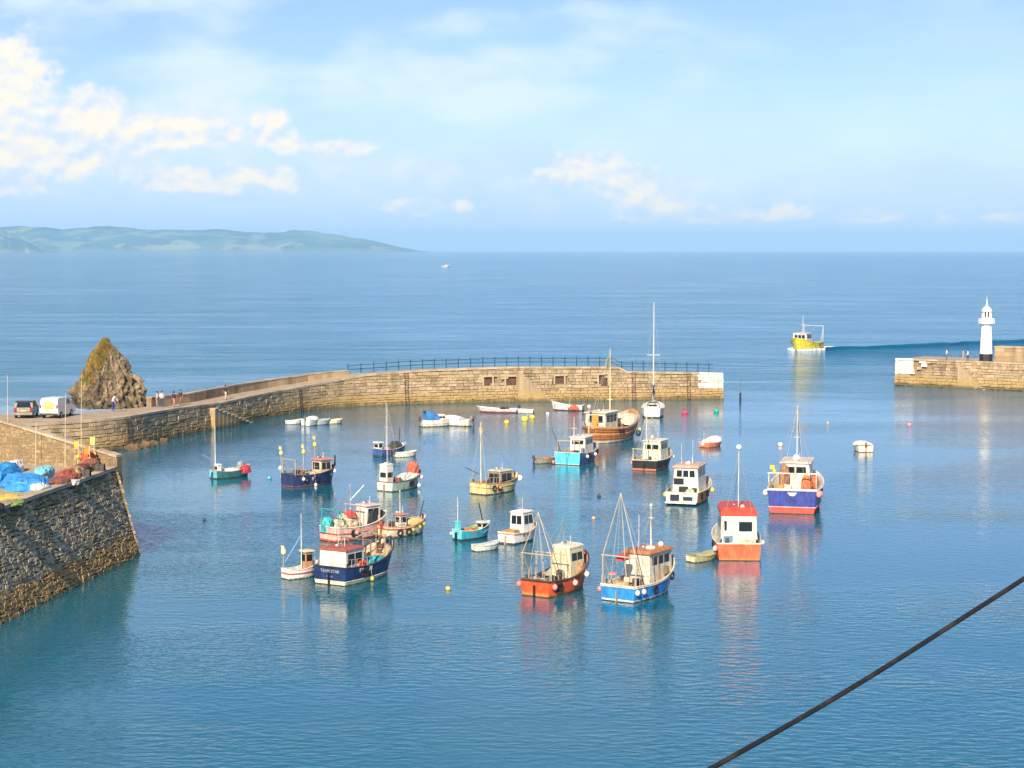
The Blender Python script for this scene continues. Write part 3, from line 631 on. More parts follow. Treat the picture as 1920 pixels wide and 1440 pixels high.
# ------------------------------------------------------------------ boats
NAMES = []
class Boat:
    def __init__(s, name, label, xl, xr, yb, th, ratio, fb=(.85, .75, 1.5), hull=WHITE, bottom=RED, deck=TAN, gun=WHITE, tr=.82, stern='transom', boot=.12, bw=.38, transom=None, cat='boat', group='boats moored in the harbour', L=None, inner=None):
        th = R(th); s.stern = stern; s.tr = tr; s.fb = fb; s.bw = bw; s.boot = boot
        pts = [(0, tr / 2 if stern == 'transom' else 0), (.2, .47), (.42, .5), (.6, .49), (.8, .39), (1, 0)]
        o = []
        for (x, y) in pts:
            for sg in (1, -1): o.append((x * math.sin(th) - sg * y / ratio * math.cos(th), x * math.cos(th) + sg * y / ratio * math.sin(th)))
        near = min(o, key=lambda q: q[1]); left = min(o); right = max(o)
        Dn = P(960, yb).y; s.L = L or 5.0
        for _ in range(12):
            D0 = Dn - near[1] * s.L; xl_w = (xl - 960) / F * (D0 + left[1] * s.L); xr_w = (xr - 960) / F * (D0 + right[1] * s.L)
            if L: break
            s.L *= ((xr_w - xl_w) / ((right[0] - left[0]) * s.L)) ** .8
        s.B = s.L / ratio; s.root = empty(name, (xl_w - left[0] * s.L, D0, 0), math.pi / 2 - th)
        s.root['label'] = label; s.root['category'] = cat
        if group: s.root['group'] = group
        s.label = label; s.hullcol = hull; s.inner = inner; s.make(hull, bottom, deck, gun, transom); NAMES.append((name, round(s.L, 1), round(s.B, 1)))
    def hb(s, t):
        if s.stern == 'transom': g = s.tr + (1 - s.tr) * math.sin(math.pi / 2 * min(t / .42, 1)) if t < .42 else max(0, 1 - ((t - .42) / .58) ** 2.9) ** .80
        else: g = max(0, 1 - (abs(.46 - t) / (.46 if t < .46 else .54)) ** 2.3) ** .8
        return g * s.B / 2
    def zs(s, t):
        a, m, b = s.fb; return m + (a - m) * max(0, 1 - t / .4) ** 2 + (b - m) * max(0, (t - .3) / .7) ** 2
    def pt(s, t, z, side):                   # point on the hull skin
        zz = s.zs(t); q = (z - zz) / zz; b = s.hb(t) * (1 + q * (.07 + .5 * t ** 3))
        x = s.L * (t + .075 * t ** 4 * min(0, q))
        if s.stern == 'canoe': x -= s.L * .05 * (1 - t) ** 4 * min(0, q)
        return (x, side * max(0, b), z)
    def make(s, hull, bottom, deck, gun, transom):
        N = 18; T = [i / N for i in range(N + 1)]
        def band(za, zb, k):                 # skin between two heights
            m = MB()
            for sd in (1, -1):
                rows = [[s.pt(t, za(t) + (zb(t) - za(t)) * j / k, sd) for j in range(k + 1)] for t in T]
                m.grid(rows if sd == -1 else [r[::-1] for r in rows])
            return m
        up = band(lambda t: s.boot, lambda t: s.zs(t), 4); lo = MB()
        for sd in (1, -1):
            rows = []
            for t in T:
                w = s.pt(t, s.boot, sd); mid = s.pt(t, 0, sd); d = .45 * (1 - .4 * t)
                rows.append([w, (mid[0], mid[1] * .97, -.05), (mid[0], mid[1] * .7, -d * .7), (mid[0], 0, -d)])
            lo.grid(rows if sd == 1 else [r[::-1] for r in rows])
        hp = up.build('hull', paint(hull, .42, 0, .30), s.root, True); s.hull = hp
        lo.build('hull_bottom', paint(bottom, .6), s.root, True)
        if s.stern == 'transom':
            a = [s.pt(0, s.boot + (s.zs(0) - s.boot) * j / 3, 1) for j in range(4)]; b = [s.pt(0, s.boot + (s.zs(0) - s.boot) * j / 3, -1) for j in range(4)]
            MB().add([(p[0] + .004, p[1], p[2]) for p in a[::-1] + b], [tuple(range(8))]).build('transom', paint(transom or hull, .42, 0, .30), s.root)
            w, w2 = s.pt(0, s.boot, 1), s.pt(0, s.boot, -1)
            MB().add([w, w2, (0, w2[1] * .9, -.3), (0, w[1] * .9, -.3)], [(0, 1, 2, 3)]).build('transom_bottom', paint(bottom, .6), s.root)
        weed = MB()
        for sd in (1, -1):
            rows = [[(p[0], p[1] + sd * .008, p[2]) for p in (s.pt(t, z + .02 * math.sin(t * 37 + z * 9), sd) for z in (.0, .045 + .03 * math.sin(t * 61 + sd)))] for t in T]; weed.grid(rows if sd == -1 else [r[::-1] for r in rows])
        if s.stern == 'transom': y_ = s.pt(0, 0, 1)[1]; weed.add([(-.008, y_, 0), (-.008, -y_, 0), (-.008, -y_, .05), (-.008, y_, .055)], [(0, 1, 2, 3)])
        weed.build('waterline_weed', paint((.045, .05, .02), .8, 0, .4), s.root)
        zd = lambda t: s.zs(t) - s.bw; s.zd = zd
        Td = [.012 + .955 * i / N for i in range(N + 1)]
        m = MB().grid([[(s.pt(t, zd(t), 1)[0], s.hb(t) * .9 * k / 3, zd(t)) for k in range(3, -4, -1)] for t in Td])
        m.build('deck', paint(deck, .75, 0, .35), s.root)
        m = MB()
        for sd in (1, -1):
            m.grid([[(s.pt(t, zd(t), 1)[0], sd * s.hb(t) * .9, zd(t)), (s.pt(t, s.zs(t), 1)[0], sd * max(0, s.hb(t) - .05), s.zs(t))] for t in Td])
        if s.stern == 'transom': m.add([(.05, s.hb(0) * .9, zd(0)), (.05, -s.hb(0) * .9, zd(0)), (.03, -s.hb(0) + .03, s.zs(0)), (.03, s.hb(0) - .03, s.zs(0))], [(0, 1, 2, 3)])
        m.build('bulwark', paint(s.inner or gun, .6), s.root)
        g = [s.pt(t, s.zs(t) + .01, 1) for t in T] ; g2 = [s.pt(t, s.zs(t) + .01, -1) for t in T[::-1]]
        loop = g + g2[1:] + ([g[0]] if s.stern == 'transom' else [])
        MB().tube(loop, .045 if s.L > 4.5 else .03, 6).build('gunwale', paint(gun, .5), s.root)
    def bow_paint(s, t0, col):
        m = MB()
        for sd in (1, -1):
            rows = [[(p[0] + .004, p[1] + sd * .008, p[2]) for p in (s.pt(t, s.boot + (s.zs(t) - s.boot) * j / 4, sd) for j in range(5))] for t in (t0 + (1 - t0) * i / 10 for i in range(11))]
            m.grid(rows if sd == -1 else [r[::-1] for r in rows])
        m.build('bow_paint', paint(col, .45), s.root, True)
    def strake(s, f, col, r=.03):            # moulding along the hull at a share of the freeboard
        for sd in (1, -1):
            MB().tube([(p[0], p[1] + sd * .01, p[2]) for p in (s.pt(i / 20, s.boot + (s.zs(i / 20) - s.boot) * f, sd) for i in range(21))], r, 6).build('rubbing_strake', paint(col, .5), s.root)
        if s.stern == 'transom':
            z = s.boot + (s.zs(0) - s.boot) * f; w = s.pt(0, z, 1)[1]; MB().tube([(-.01, w, z), (-.01, -w, z)], r, 6).build('rubbing_strake', paint(col, .5), s.root)
    def house(s, t0, t1, wf, h, col=WHITE, roof=None, z0=None, aft=2, side=2, front=2, tp=.9, rake=.0, roofth=.09, over=.1, win=(.55, .88), open_aft=False, y0=0.0, door=False, name='wheelhouse'):
        x0, x1 = s.L * t0, s.L * t1; w = s.B * wf; z = s.zd((t0 + t1) / 2) - .05 if z0 is None else z0; xr0, xr1 = x0 + .03, x1 - rake
        wt = w * tp; c = [(x0, w / 2), (x1, w / 2), (x1, -w / 2), (x0, -w / 2)]; d = [(xr0, wt / 2), (xr1, wt / 2), (xr1, -wt / 2), (xr0, -wt / 2)]
        vs = [(a, b + y0, z) for a, b in c] + [(a, b + y0, z + h) for a, b in d]
        fs = [(3, 2, 1, 0), (4, 5, 6, 7), (0, 1, 5, 4), (1, 2, 6, 5), (2, 3, 7, 6)] + ([] if open_aft else [(3, 0, 4, 7)])
        # face order: 0-1 port, 1-2 front, 2-3 starboard, 3-0 aft
        m = MB().add(vs, fs); hs = m.build(name, paint(col, .45), s.root, bevel=.035 if not open_aft else 0)
        def pane(i, j, a, b, lo, hi):
            A, B, Cc, D = Vector(vs[i]), Vector(vs[j]), Vector(vs[j + 4]), Vector(vs[i + 4])
            f = lambda u, v: A.lerp(B, u).lerp(D.lerp(Cc, u), v)
            q = [f(a, lo), f(b, lo), f(b, hi), f(a, hi)]; nn = (q[1] - q[0]).cross(q[3] - q[0]).normalized()
            mid = Vector((sum(v[0] for v in vs) / 8, sum(v[1] for v in vs) / 8, sum(v[2] for v in vs) / 8))
            if nn.dot(q[0] - mid) < 0: nn = -nn
            return q, nn
        def put(i, j, cnt, lo, hi, nm='window', mat=None, mg=.1, gap=.05):
            for k in range(cnt):
                a = mg + (1 - 2 * mg) * k / cnt + gap / 2; b = mg + (1 - 2 * mg) * (k + 1) / cnt - gap / 2; q, nn = pane(i, j, a, b, lo, hi)
                o = MB().add([p + nn * -.01 for p in q] + [p + nn * .012 for p in q], PILLOW).build(nm, mat or glass(), hs)
        put(0, 1, side, *win); put(2, 3, side, *win); put(1, 2, front, *win)
        if not open_aft:
            if door: put(3, 0, 1, .03, .9, 'door', paint(tuple(v * .75 for v in col), .5), .56, .02); put(3, 0, 1, win[0], win[1], 'window', None, .08, -.0) if False else None
            if aft: put(3, 0, aft, *win)
        o = over; zz = z + h
        rv = [(xr0 - o, -wt / 2 - o), (xr1 + o, -wt / 2 - o), (xr1 + o, wt / 2 + o), (xr0 - o, wt / 2 + o)]
        m = MB(); k = .82
        cx, cy = (xr0 + xr1) / 2, 0
        m.add([(a, b + y0, zz + .002) for a, b in rv] + [(a, b + y0, zz + roofth * .55) for a, b in rv] + [(cx + (a - cx) * k, b * k + y0, zz + roofth * 1.3) for a, b in rv],
              [(3, 2, 1, 0), (8, 9, 10, 11)] + [(i, (i + 1) % 4, 4 + (i + 1) % 4, 4 + i) for i in range(4)] + [(4 + i, 4 + (i + 1) % 4, 8 + (i + 1) % 4, 8 + i) for i in range(4)])
        m.build('roof', paint(roof or col, .55), hs); s.top = zz + roofth; s.hx = (xr0 + xr1) / 2; return hs
    def bar(s, name, pts, r, col=STEEL, r2=None, n=6, parent=None): return MB().tube(pts, r, n, r2).build(name, paint(col, .45, 0), parent or s.root)
    def mast(s, t, top, r=.045, col=WHITE, y=0.0, z0=None, stays=(), light=None, cross=None, name='mast'):
        x = s.L * t; b = s.zd(t) - .02 if z0 is None else z0
        m = MB().tube([(x, y, b), (x, y, (b + top) / 2), (x, y, top)], r, 8, r * .6)
        if cross: m.tube([(x, y - cross[1], cross[0]), (x, y + cross[1], cross[0])], r * .5, 6)
        o = m.build(name, paint(col, .4), s.root)
        for (tx, ty, tz) in stays: MB().tube([(x, y, top - .08), (s.L * tx, ty, tz)], .011, 5).build('stay', paint((.5, .47, .4), .5), o)
        if light: MB().ball((x, y, top + light * .6), light, 10).build('mast_head', paint((.85, .85, .83), .4), o, True)
        return o
    def gantry(s, t, h, wf=.8, col=STEEL, r=.045, lean=.0, brace=True, apex=None):
        x = s.L * t; w = s.B * wf / 2; z = s.zs(t) - .1; m = MB()
        m.tube([(x, w, z), (x + lean, w, z + h)], r); m.tube([(x, -w, z), (x + lean, -w, z + h)], r); m.tube([(x + lean, w + .1, z + h), (x + lean, -w - .1, z + h)], r)
        if brace:
            for sd in (1, -1): m.tube([(x + lean, sd * w, z + h), (x + .9, sd * w * .95, s.zs(t + .1))], r * .7)
        o = m.build('gantry', paint(col, .5, .2), s.root)
        if apex:
            for (dx, dy) in ((0, w), (0, -w), (.9, 0)): MB().tube([(x + lean + (dx if dx else 0), dy, z + h if dx == 0 else s.zd(t)), (x + lean + .15, 0, apex)], r * .75, 6, r * .5).build('tripod_leg', paint(col, .45), o)
            for (dx, dy) in ((-.1, w * .5), (-.1, -w * .5), (1.6, w), (1.6, -w)): MB().tube([(x + lean + .15, 0, apex - .1), (x + dx, dy, z + .2)], .011, 5).build('stay', paint((.55, .5, .42)), o)
        return o
    def fender(s, t, side, col=PINK, r=.16, z=None):
        p = s.pt(t, s.zs(t), side); z = s.zs(t) - .32 if z is None else z; m = MB()
        m.ball((p[0], p[1] + side * r * .8, z), r, 10, 1.15); m.tube([(p[0], p[1] + side * r * .6, z + r), (p[0], p[1], s.zs(t) + .04)], .014, 5); m.build('fender', paint(col, .5), s.root, True)
    def outboard(s, y=0.0, col=BLACK, k=1.0, tilt=.25):
        m = MB(); zt = s.zs(0)
        m.box((-.2 * k, y, zt + .28 * k), (.34 * k, .26 * k, .38 * k), .72); m.tube([(-.2 * k, y, zt + .15 * k), (-.3 * k, y, -.25)], .06 * k, 8); m.box((-.06, y, zt - .02), (.16, .2 * k, .2))
        m.build('outboard_motor', paint(col, .35), s.root, bevel=.04)
    def cover(s, t0, t1, col, h=.3, wf=1.02, ridge_=.5, nm='canvas_cover', zf=None):
        rows = []; n = 12
        for i in range(n + 1):
            t = t0 + (t1 - t0) * i / n; b = s.hb(t) * wf + .03; e = math.sin(math.pi * min(1, .12 + i / n * .9)) ** .5; x = s.pt(t, s.zs(t), 1)[0]
            rows.append([(x, b * math.cos(math.pi * k / 8), s.zs(t) - .04 + h * e * math.sin(math.pi * k / 8) ** .8 + .02 * math.sin(i * 2.1 + k)) for k in range(9)])
        m = MB().grid(rows)
        for r_ in (rows[0], rows[-1]): m.add(r_, [tuple(range(9))])
        m.build(nm, cloth(col), s.root, True)
    def hood(s, t0, t1, wf, h, col, z0=None, nm='spray_hood'):
        rows = []; z = s.zd(t0) if z0 is None else z0; w = s.B * wf / 2
        for i in range(7):
            x = s.L * (t0 + (t1 - t0) * i / 6); hh = h * (1 - .5 * (i / 6) ** 3)
            rows.append([(x, w * max(-1, min(1, 1.15 * math.cos(math.pi * k / 10))), z + hh * min(1, 1.25 * math.sin(math.pi * k / 10))) for k in range(11)])
        m = MB().grid(rows); m.add(rows[-1], [tuple(range(11))]); return m.build(nm, cloth(col), s.root, True)
    def winch(s, t, y, r=.2, w=.5, col=STEEL):
        x = s.L * t; z = s.zd(t); m = MB(); m.tube([(x, y - w / 2, z + r + .1), (x, y + w / 2, z + r + .1)], r * .6, 10)
        for e in (-1, 1): m.tube([(x, y + e * w / 2 - .02, z + r + .1), (x, y + e * w / 2 + .02, z + r + .1)], r, 12)
        m.box((x, y, z + .1), (r * 1.6, w * .8, .24)); m.build('winch', paint(col, .6, .2), s.root)
    def thwarts(s, ts, col=WOOD):
        for t in ts: MB().box((s.L * t, 0, s.zs(t) - .14), (.2, s.hb(t) * 1.84, .04)).build('thwart', paint(col, .7), s.root)
    def fittings(s, seed=1, rail=(.0, .3), col=(.55, .50, .42), hatch=True):
        q = random.Random(seed); r_ = s.root
        for t in (.06, .92):
            for sd in ((1, -1) if t < .5 else (0,)): MB().lathe([(.06, -.2), (.05, .16), (.085, .18), (.085, .24)], (s.L * t, sd * s.hb(t) * .8, s.zs(t)), 8).build('bollard', paint((.09, .07, .06), .6, .3), r_)
        if hatch: MB().box((s.L * .86, 0, s.zd(.86) + .1), (.5, .5, .22), .9).build('hatch', paint((.62, .58, .5), .6), r_, bevel=.02)
        for sd in (1, -1):
            a, b = rail; m = MB(); pts = []
            for k in range(5):
                t = a + (b - a) * k / 4 + .012; p = s.pt(t, s.zs(t), sd); m.tube([(p[0], p[1] * .97, p[2]), (p[0], p[1] * .97, p[2] + .5)], .016, 5); pts.append((p[0], p[1] * .97, p[2] + .5))
            m.tube(pts, .018, 5); m.build('guard_rail', paint(col, .4, .2), r_)
        for k in range(3):
            t = q.uniform(.1, .5); y = q.uniform(-.6, .6) * s.hb(t); m = MB()
            for j in range(4): m.tube([(s.L * t + (.2 - .02 * j) * math.cos(6.2832 * i / 10), y + (.2 - .02 * j) * math.sin(6.2832 * i / 10), s.zd(t) + .03 + .045 * j) for i in range(11)], .028, 5)
            m.build('rope_coil', paint(q.choice([(.10, .30, .45), (.62, .32, .08), (.55, .50, .40), (.06, .32, .2)]), .9), r_)
        for k in range(3):                   # tyre fenders
            t = q.uniform(.12, .75); sd = -1 if k < 2 else 1; p = s.pt(t, s.zs(t) - .38, sd); m = MB()
            m.tube([(p[0] + .2 * math.cos(6.2832 * i / 12), p[1] + sd * .06, p[2] + .2 * math.sin(6.2832 * i / 12)) for i in range(13)], .065, 6); m.build('tyre_fender', paint((.012, .012, .012), .9), r_)
        for k in range(3):                   # deck gear: pot hauler, engine casing, gas bottle
            t = q.uniform(.08, .45); y = q.uniform(-.7, .7) * s.hb(t); c_ = q.choice([(.02, .02, .02), (.10, .07, .05), (.30, .06, .03), (.05, .10, .16)]); h_ = q.uniform(.3, .75)
            MB().box((s.L * t, y, s.zd(t) + h_ / 2), (q.uniform(.25, .5), q.uniform(.25, .5), h_), .85).build('deck_locker', paint(c_, .7, 0, .4), r_, bevel=.03)
        top_ = max([c[2] for o_ in r_.children if o_.name.startswith(('mast', 'gantry')) for c in o_.bound_box] or [0])
        mx = [o_ for o_ in r_.children if o_.name.startswith('mast')]
        if mx:
            bb = mx[0].bound_box; x_ = (bb[0][0] + bb[6][0]) / 2; y_ = (bb[0][1] + bb[6][1]) / 2; tz = bb[6][2] - .15
            for (t, sd, f) in ((.02, 1, 1), (.02, -1, 1), (.35, 1, .85), (.35, -1, .85), (.96, 0, .9)):
                MB().tube([(x_, y_, s.zs(t) + (tz - s.zs(t)) * f), (s.L * t, sd * s.hb(t) * .9, s.zs(t))], .012, 5).build('stay', paint((.30, .27, .22), .6), mx[0])
        if hasattr(s, 'top'):
            m = MB(); m.box((s.hx, .22, s.top + .1), (.5, .12, .1)); m.build('radar_scanner', paint((.7, .7, .68)), r_)
            MB().tube([(s.hx, -.2, s.top - .04), (s.hx, -.2, s.top + .55)], .014, 5).build('aerial', paint((.8, .8, .78)), r_)
            m = MB(); m.box((s.hx, .22, s.top + .05), (.16, .16, .2)); m.build('lamp', paint((.2, .2, .2)), r_)
    def rudder(s, col=BLACK):
        MB().box((-.1, 0, .1), (.2, .05, s.zs(0) * .9 + .3)).build('rudder', paint(col, .5), s.root)
    def text(s, txt, size, t, z, side=None, col=(.8, .8, .78)):
        cu = bpy.data.curves.new('lettering', 'FONT'); cu.body = txt; cu.size = size; cu.align_x = 'CENTER'; cu.align_y = 'CENTER'; cu.extrude = .004
        tmp = bpy.data.objects.new('tmp', cu); SC.collection.objects.link(tmp); me = bpy.data.meshes.new_from_object(tmp); bpy.data.objects.remove(tmp)
        me.materials.clear(); me.materials.append(paint(col, .5, 0, .1)); o = bpy.data.objects.new('lettering', me); SC.collection.objects.link(o); o.parent = s.hull
        if side is None: o.location = (-.012, 0, z); o.rotation_euler = (math.pi / 2, 0, -math.pi / 2)
        else:
            p = Vector(s.pt(t, z, side)); q = Vector(s.pt(t + .05, z, side)); ang = math.atan2(q.y - p.y, q.x - p.x); up_ = Vector(s.pt(t, z + .1, side)) - p
            o.location = p + Vector((0, side * .02, 0)); tilt = math.atan2(abs(up_.y), up_.z); o.rotation_euler = (math.pi / 2 - tilt if side == -1 else math.pi / 2 + tilt, 0, ang)
            if side == -1: o.rotation_euler = (math.pi / 2 + tilt, 0, ang)
        return o
    def world(s, x, y, z): return s.root.location + Vector((math.cos(s.root.rotation_euler[2]) * x - math.sin(s.root.rotation_euler[2]) * y, math.sin(s.root.rotation_euler[2]) * x + math.cos(s.root.rotation_euler[2]) * y, z))
    # gear that lies aboard: things of their own
    def heap(s, name, label, t, y, r, col, z=None, seed=1.0, cat='net', group='fishing gear lying aboard the boats'):
        rows = []; n = 14
        for j in range(8):
            v = j / 7
            rows.append([((1 - v ** 2.2) * r[0] * math.cos(6.2832 * (k % n) / n) * (1 + .35 * fbm(math.cos(6.2832 * (k % n) / n) * 1.4 + seed * 5, math.sin(6.2832 * (k % n) / n) * 1.4, v * 2)),
                          (1 - v ** 2.2) * r[1] * math.sin(6.2832 * (k % n) / n) * (1 + .35 * fbm(math.cos(6.2832 * (k % n) / n) * 1.4, seed * 5 + math.sin(6.2832 * (k % n) / n) * 1.4, v * 2)),
                          r[2] * v * (2 - v) * (1 + .35 * fbm(k % n * .6, v * 3, seed) * (1 - v * v))) for k in range(n + 1)])
        o = MB().grid(rows).build(name, paint(col, .95, 0, .45, 7.0, .06), None, False)
        zz = (s.zd(t) if z is None else z) - .01; o.location = s.world(s.L * t, y, zz); o.rotation_euler = (0, 0, s.root.rotation_euler[2]); tag(o, label, cat, group); return o
    def crate(s, label, t, y, d, col, z=None, rz=0.0, name='fish_box', cat='box', group='fishing gear lying aboard the boats'):
        m = MB(); a, b, h = d; w = .03
        m.box((0, 0, .02), (a, b, .04)); m.box((-a / 2 + w / 2, 0, h / 2 + .02), (w, b, h)); m.box((a / 2 - w / 2, 0, h / 2 + .02), (w, b, h)); m.box((0, -b / 2 + w / 2, h / 2 + .02), (a - 2 * w, w, h)); m.box((0, b / 2 - w / 2, h / 2 + .02), (a - 2 * w, w, h))
        m.box((0, 0, h + .02), (a * .95, b * .95, .05))
        o = m.build(name, paint(col, .6)); o.location = s.world(s.L * t, y, (s.zd(t) if z is None else z)); o.rotation_euler = (0, 0, s.root.rotation_euler[2] + rz); tag(o, label, cat, group); return o
    def dan(s, label, t, y, top, col=YEL, z=None):   # a dan buoy stowed upright
        m = MB(); m.tube([(0, 0, 0), (.1, 0, top)], .022, 5); o = m.build('pole', paint((.5, .5, .45)))
        e = empty('dan_buoy', s.world(s.L * t, y, s.zd(t) if z is None else z), s.root.rotation_euler[2]); o.parent = e
        MB().ball((.07, 0, top * .8), .17, 10, 1.3).build('float', paint(col, .5), e, True)
        MB().box((.1, .16, top - .1), (.012, .34, .3)).build('flag', cloth(col), e); tag(e, label, 'buoy', 'dan buoys stowed on the boats')

def dinghy(label, xl, xr, yb, th, ratio=2.1, hull=WHITE, inside=WHITE, fb=(.42, .38, .55), motor=None, name='dinghy', seats=(.25, .5, .75), bottom=None, gun=None, **kw):
    b = Boat(name, label, xl, xr, yb, th, ratio, fb, hull, bottom or hull, inside, gun or hull, .78, bw=.26, boot=.06, cat='dinghy', group='dinghies and tenders in the harbour', **kw)
    b.thwarts(seats, TAN)
    if motor: b.outboard(0, motor, .8)
    return b

# ---- the large blue boat in front
b = Boat('fishing_boat', 'bright blue fishing boat with orange-brown wheelhouse roof and tall tripod mast, foremost on the right', 1128, 1268, 1132, 33, 2.35, (.92, .88, 2.05), BLUE, WHITE, TAN, (.72, .66, .52), .84, bw=.3, boot=.14)
b.house(.36, .80, .66, 1.75, (.70, .64, .50), (.50, .20, .07), aft=0, side=3, front=3, tp=.93, roofth=.12, over=.16, win=(.6, .86), door=True)
b.gantry(.03, 1.75, .82, (.52, .46, .36), .045, apex=6.2)
b.mast(.66, 5.0, .04, WHITE, .1, b.top - .05, light=.09, cross=(4.3, .22)); b.bar('aerial', [(b.L * .5, .35, b.top - .05), (b.L * .5, .35, 4.6)], .014, WHITE)
MB().lathe([(.28, 0), (.3, .12), (.22, .2)], (b.L * .55, -.25, b.top - .01), 14).build('radar_dome', paint((.85, .85, .83)), b.root, True)
MB().ball((b.L * .74, -.3, b.top + .14), .17).build('life_buoy_canister', paint((.8, .8, .78)), b.root, True)
for (t, sd, c) in ((.02, 1, PINK), (.12, -1, (.75, .62, .6)), (.02, -1, (.6, .75, .7))): b.fender(t, sd, c, .15)
b.heap('net_heap', 'tan net heap in the stern of the bright blue boat', .14, .25, (.6, .5, .42), (.55, .40, .2)); b.crate('brown fish box beside the mast of the bright blue boat', .24, -.55, (.5, .38, .45), (.25, .09, .05))
b.crate('red box under the tripod of the bright blue boat', .12, .1, (.7, .45, .28), RED, z=b.zs(0) + 1.35); b.rudder((.4, .35, .28)); b.strake(.9, (.72, .66, .52), .035); b.bow_paint(.62, (.66, .60, .46))
MB().lathe([(.16, 0), (.26, .02), (.26, .1), (.16, .12)], (b.L * .05, .5, b.zs(0) + .55), 16).build('lifebuoy', paint(PINK), b.root)
b.bar('net_roller', [(b.L * .62, -b.B * .40, b.zs(.6) + .1), (b.L * .62, -b.B * .40, b.zs(.6) + .5)], .16, (.2, .17, .12), n=10)
for tt in (.42, .52, .62): b.bar('rope', [(b.L * tt, -b.B * .34, b.top - .15), (b.L * (tt - .04), -b.B * .40, b.zs(tt))], .014, (.25, .14, .08))

b.fittings(0)
# ---- red boat beside it
b = Boat('fishing_boat', 'orange-red fishing boat with cream wheelhouse and steel gantry, left of the bright blue boat', 977, 1105, 1122, 34, 2.35, (.95, .88, 2.0), (.78, .10, .03), ORANGE, (.22, .13, .1), (.10, .05, .04), .84, bw=.42, boot=.22, inner=(.76, .72, .64))
b.house(.50, .80, .60, 1.75, (.74, .66, .42), (.78, .72, .55), aft=0, side=2, front=3, tp=.88, rake=.15, over=.03, roofth=.16, win=(.58, .84), door=True)
b.gantry(.03, 1.6, .85, (.50, .42, .28), .04, apex=4.9); b.gantry(.28, 1.55, .8, (.55, .50, .36), .035, brace=False); b.winch(.22, .2, .2, .6); b.rudder()
b.mast(.58, 4.2, .022, STEEL, .1, b.top - .06, cross=(3.3, .12))
for (t, sd, c) in ((.0, 1, PINK), (.06, -1, PINK), (.42, -1, (.85, .55, .48)), (.68, -1, (.8, .75, .62))): b.fender(t, sd, c, .16)
b.heap('net_heap', 'dark red net heap in the stern of the orange-red boat', .12, .3, (.55, .5, .4), (.30, .05, .04)); b.heap('tarpaulin', 'black tarpaulin heap amidships on the orange-red boat', .34, .1, (.5, .5, .5), (.02, .02, .022), cat='tarpaulin')
b.heap('rope_coil', 'brown rope heap beside the cream wheelhouse of the orange-red boat', .70, -.72, (.45, .22, .75), (.45, .26, .14), cat='rope')
b.strake(.95, (.06, .03, .025), .05)

b.fittings(1)
# ---- dark blue boat of the left cluster
b = Boat('fishing_boat', 'dark blue fishing boat with white wheelhouse at its stern and pale name lettering', 585, 735, 1100, 31, 2.3, (1.08, .98, 2.1), (.012, .035, .13), (.75, .70, .52), (.50, .36, .2), (.03, .03, .05), .86, bw=.42, boot=.2, inner=(.60, .50, .36))
b.house(.04, .34, .72, 1.5, (.76, .74, .66), (.42, .10, .06), aft=0, side=2, front=2, tp=.96, over=.08, roofth=.1, win=(.42, .86), door=True, open_aft=False)
b.text('TEAM STAR', .27, 0, .82, None, (.42, .42, .46)); b.text('FOWEY', .15, 0, .5, None, (.25, .30, .42)); b.text('FY', .36, .22, .78, -1); b.text('38', .36, .36, .8, -1)
b.crate('red plastic fish box against the wheelhouse of the dark blue boat', .30, -.95, (.62, .3, .55), (.80, .12, .05), z=b.zs(.3) - .3)
b.gantry(.42, 1.5, .8, (.20, .16, .12), .045, brace=False); b.gantry(.72, 1.2, .6, (.42, .32, .2), .04, brace=False); b.winch(.62, .2, .28, .5, (.10, .09, .07)); b.winch(.84, 0, .26, .4, (.16, .09, .06))
b.heap('net_heap', 'turquoise net heap forward on the dark blue boat', .60, -.45, (1.1, .45, .5), (.05, .50, .52)); b.heap('net_heap', 'tan net heap amidships on the dark blue boat', .47, .1, (.8, .7, .55), (.56, .40, .22))
b.heap('rope_coil', 'pale rope coil at the bow of the dark blue boat', .90, 0, (.4, .35, .35), (.62, .56, .42), cat='rope')
b.bar('boom', [(b.L * .42, 0, 2.5), (b.L * .74, .1, 2.7)], .04, (.6, .55, .42)); b.strake(.05, (.72, .70, .58), .03); b.rudder()
for (t, sd) in ((.36, -1),): b.fender(t, sd, (.66, .58, .1), .13, .15)
b.mast(.20, 3.7, .018, WHITE, .3, b.top - .05); b.mast(.8, 2.9, .05, (.4, .28, .15), .2, name='post')

b.fittings(2)
# ---- pale boat behind it, turquoise nets
b = Boat('fishing_boat', 'pale pink and white fishing boat half hidden behind the dark blue boat', 596, 722, 1018, 44, 2.5, (1.0, .9, 1.6), (.72, .50, .42), RED, (.62, .46, .32), (.78, .70, .60), .82, bw=.35, boot=.15)
b.house(.56, .80, .58, 1.45, (.70, .68, .62), (.66, .52, .46), aft=0, side=2, front=2, tp=.9, door=True)
b.gantry(.04, 1.3, .8, (.06, .40, .46), .05); b.gantry(.42, 1.5, .7, (.62, .46, .42), .04, brace=False)
b.heap('net_heap', 'turquoise net hung over the stern of the pale pink boat', .06, .45, (.5, .45, 1.0), (.06, .48, .50), seed=2); b.heap('net_heap', 'cream net heap piled high amidships on the pale pink boat', .36, .3, (1.2, .8, 1.15), (.62, .56, .36), seed=3)
b.heap('net_heap', 'red net bundle on top of the pale pink boat', .36, -.15, (.45, .4, .5), (.55, .08, .06), z=1.5, seed=4); b.heap('tarpaulin', 'black tarpaulin beside the wheelhouse of the pale pink boat', .66, -.5, (.5, .35, 1.2), (.02, .03, .03), cat='tarpaulin')
b.crate('cream fish box at the stern of the pale pink boat', .2, -.5, (.7, .5, .4), (.72, .62, .42)); b.crate('pinkish fish box amidships on the pale pink boat', .30, -.55, (.6, .45, .4), (.72, .36, .26))
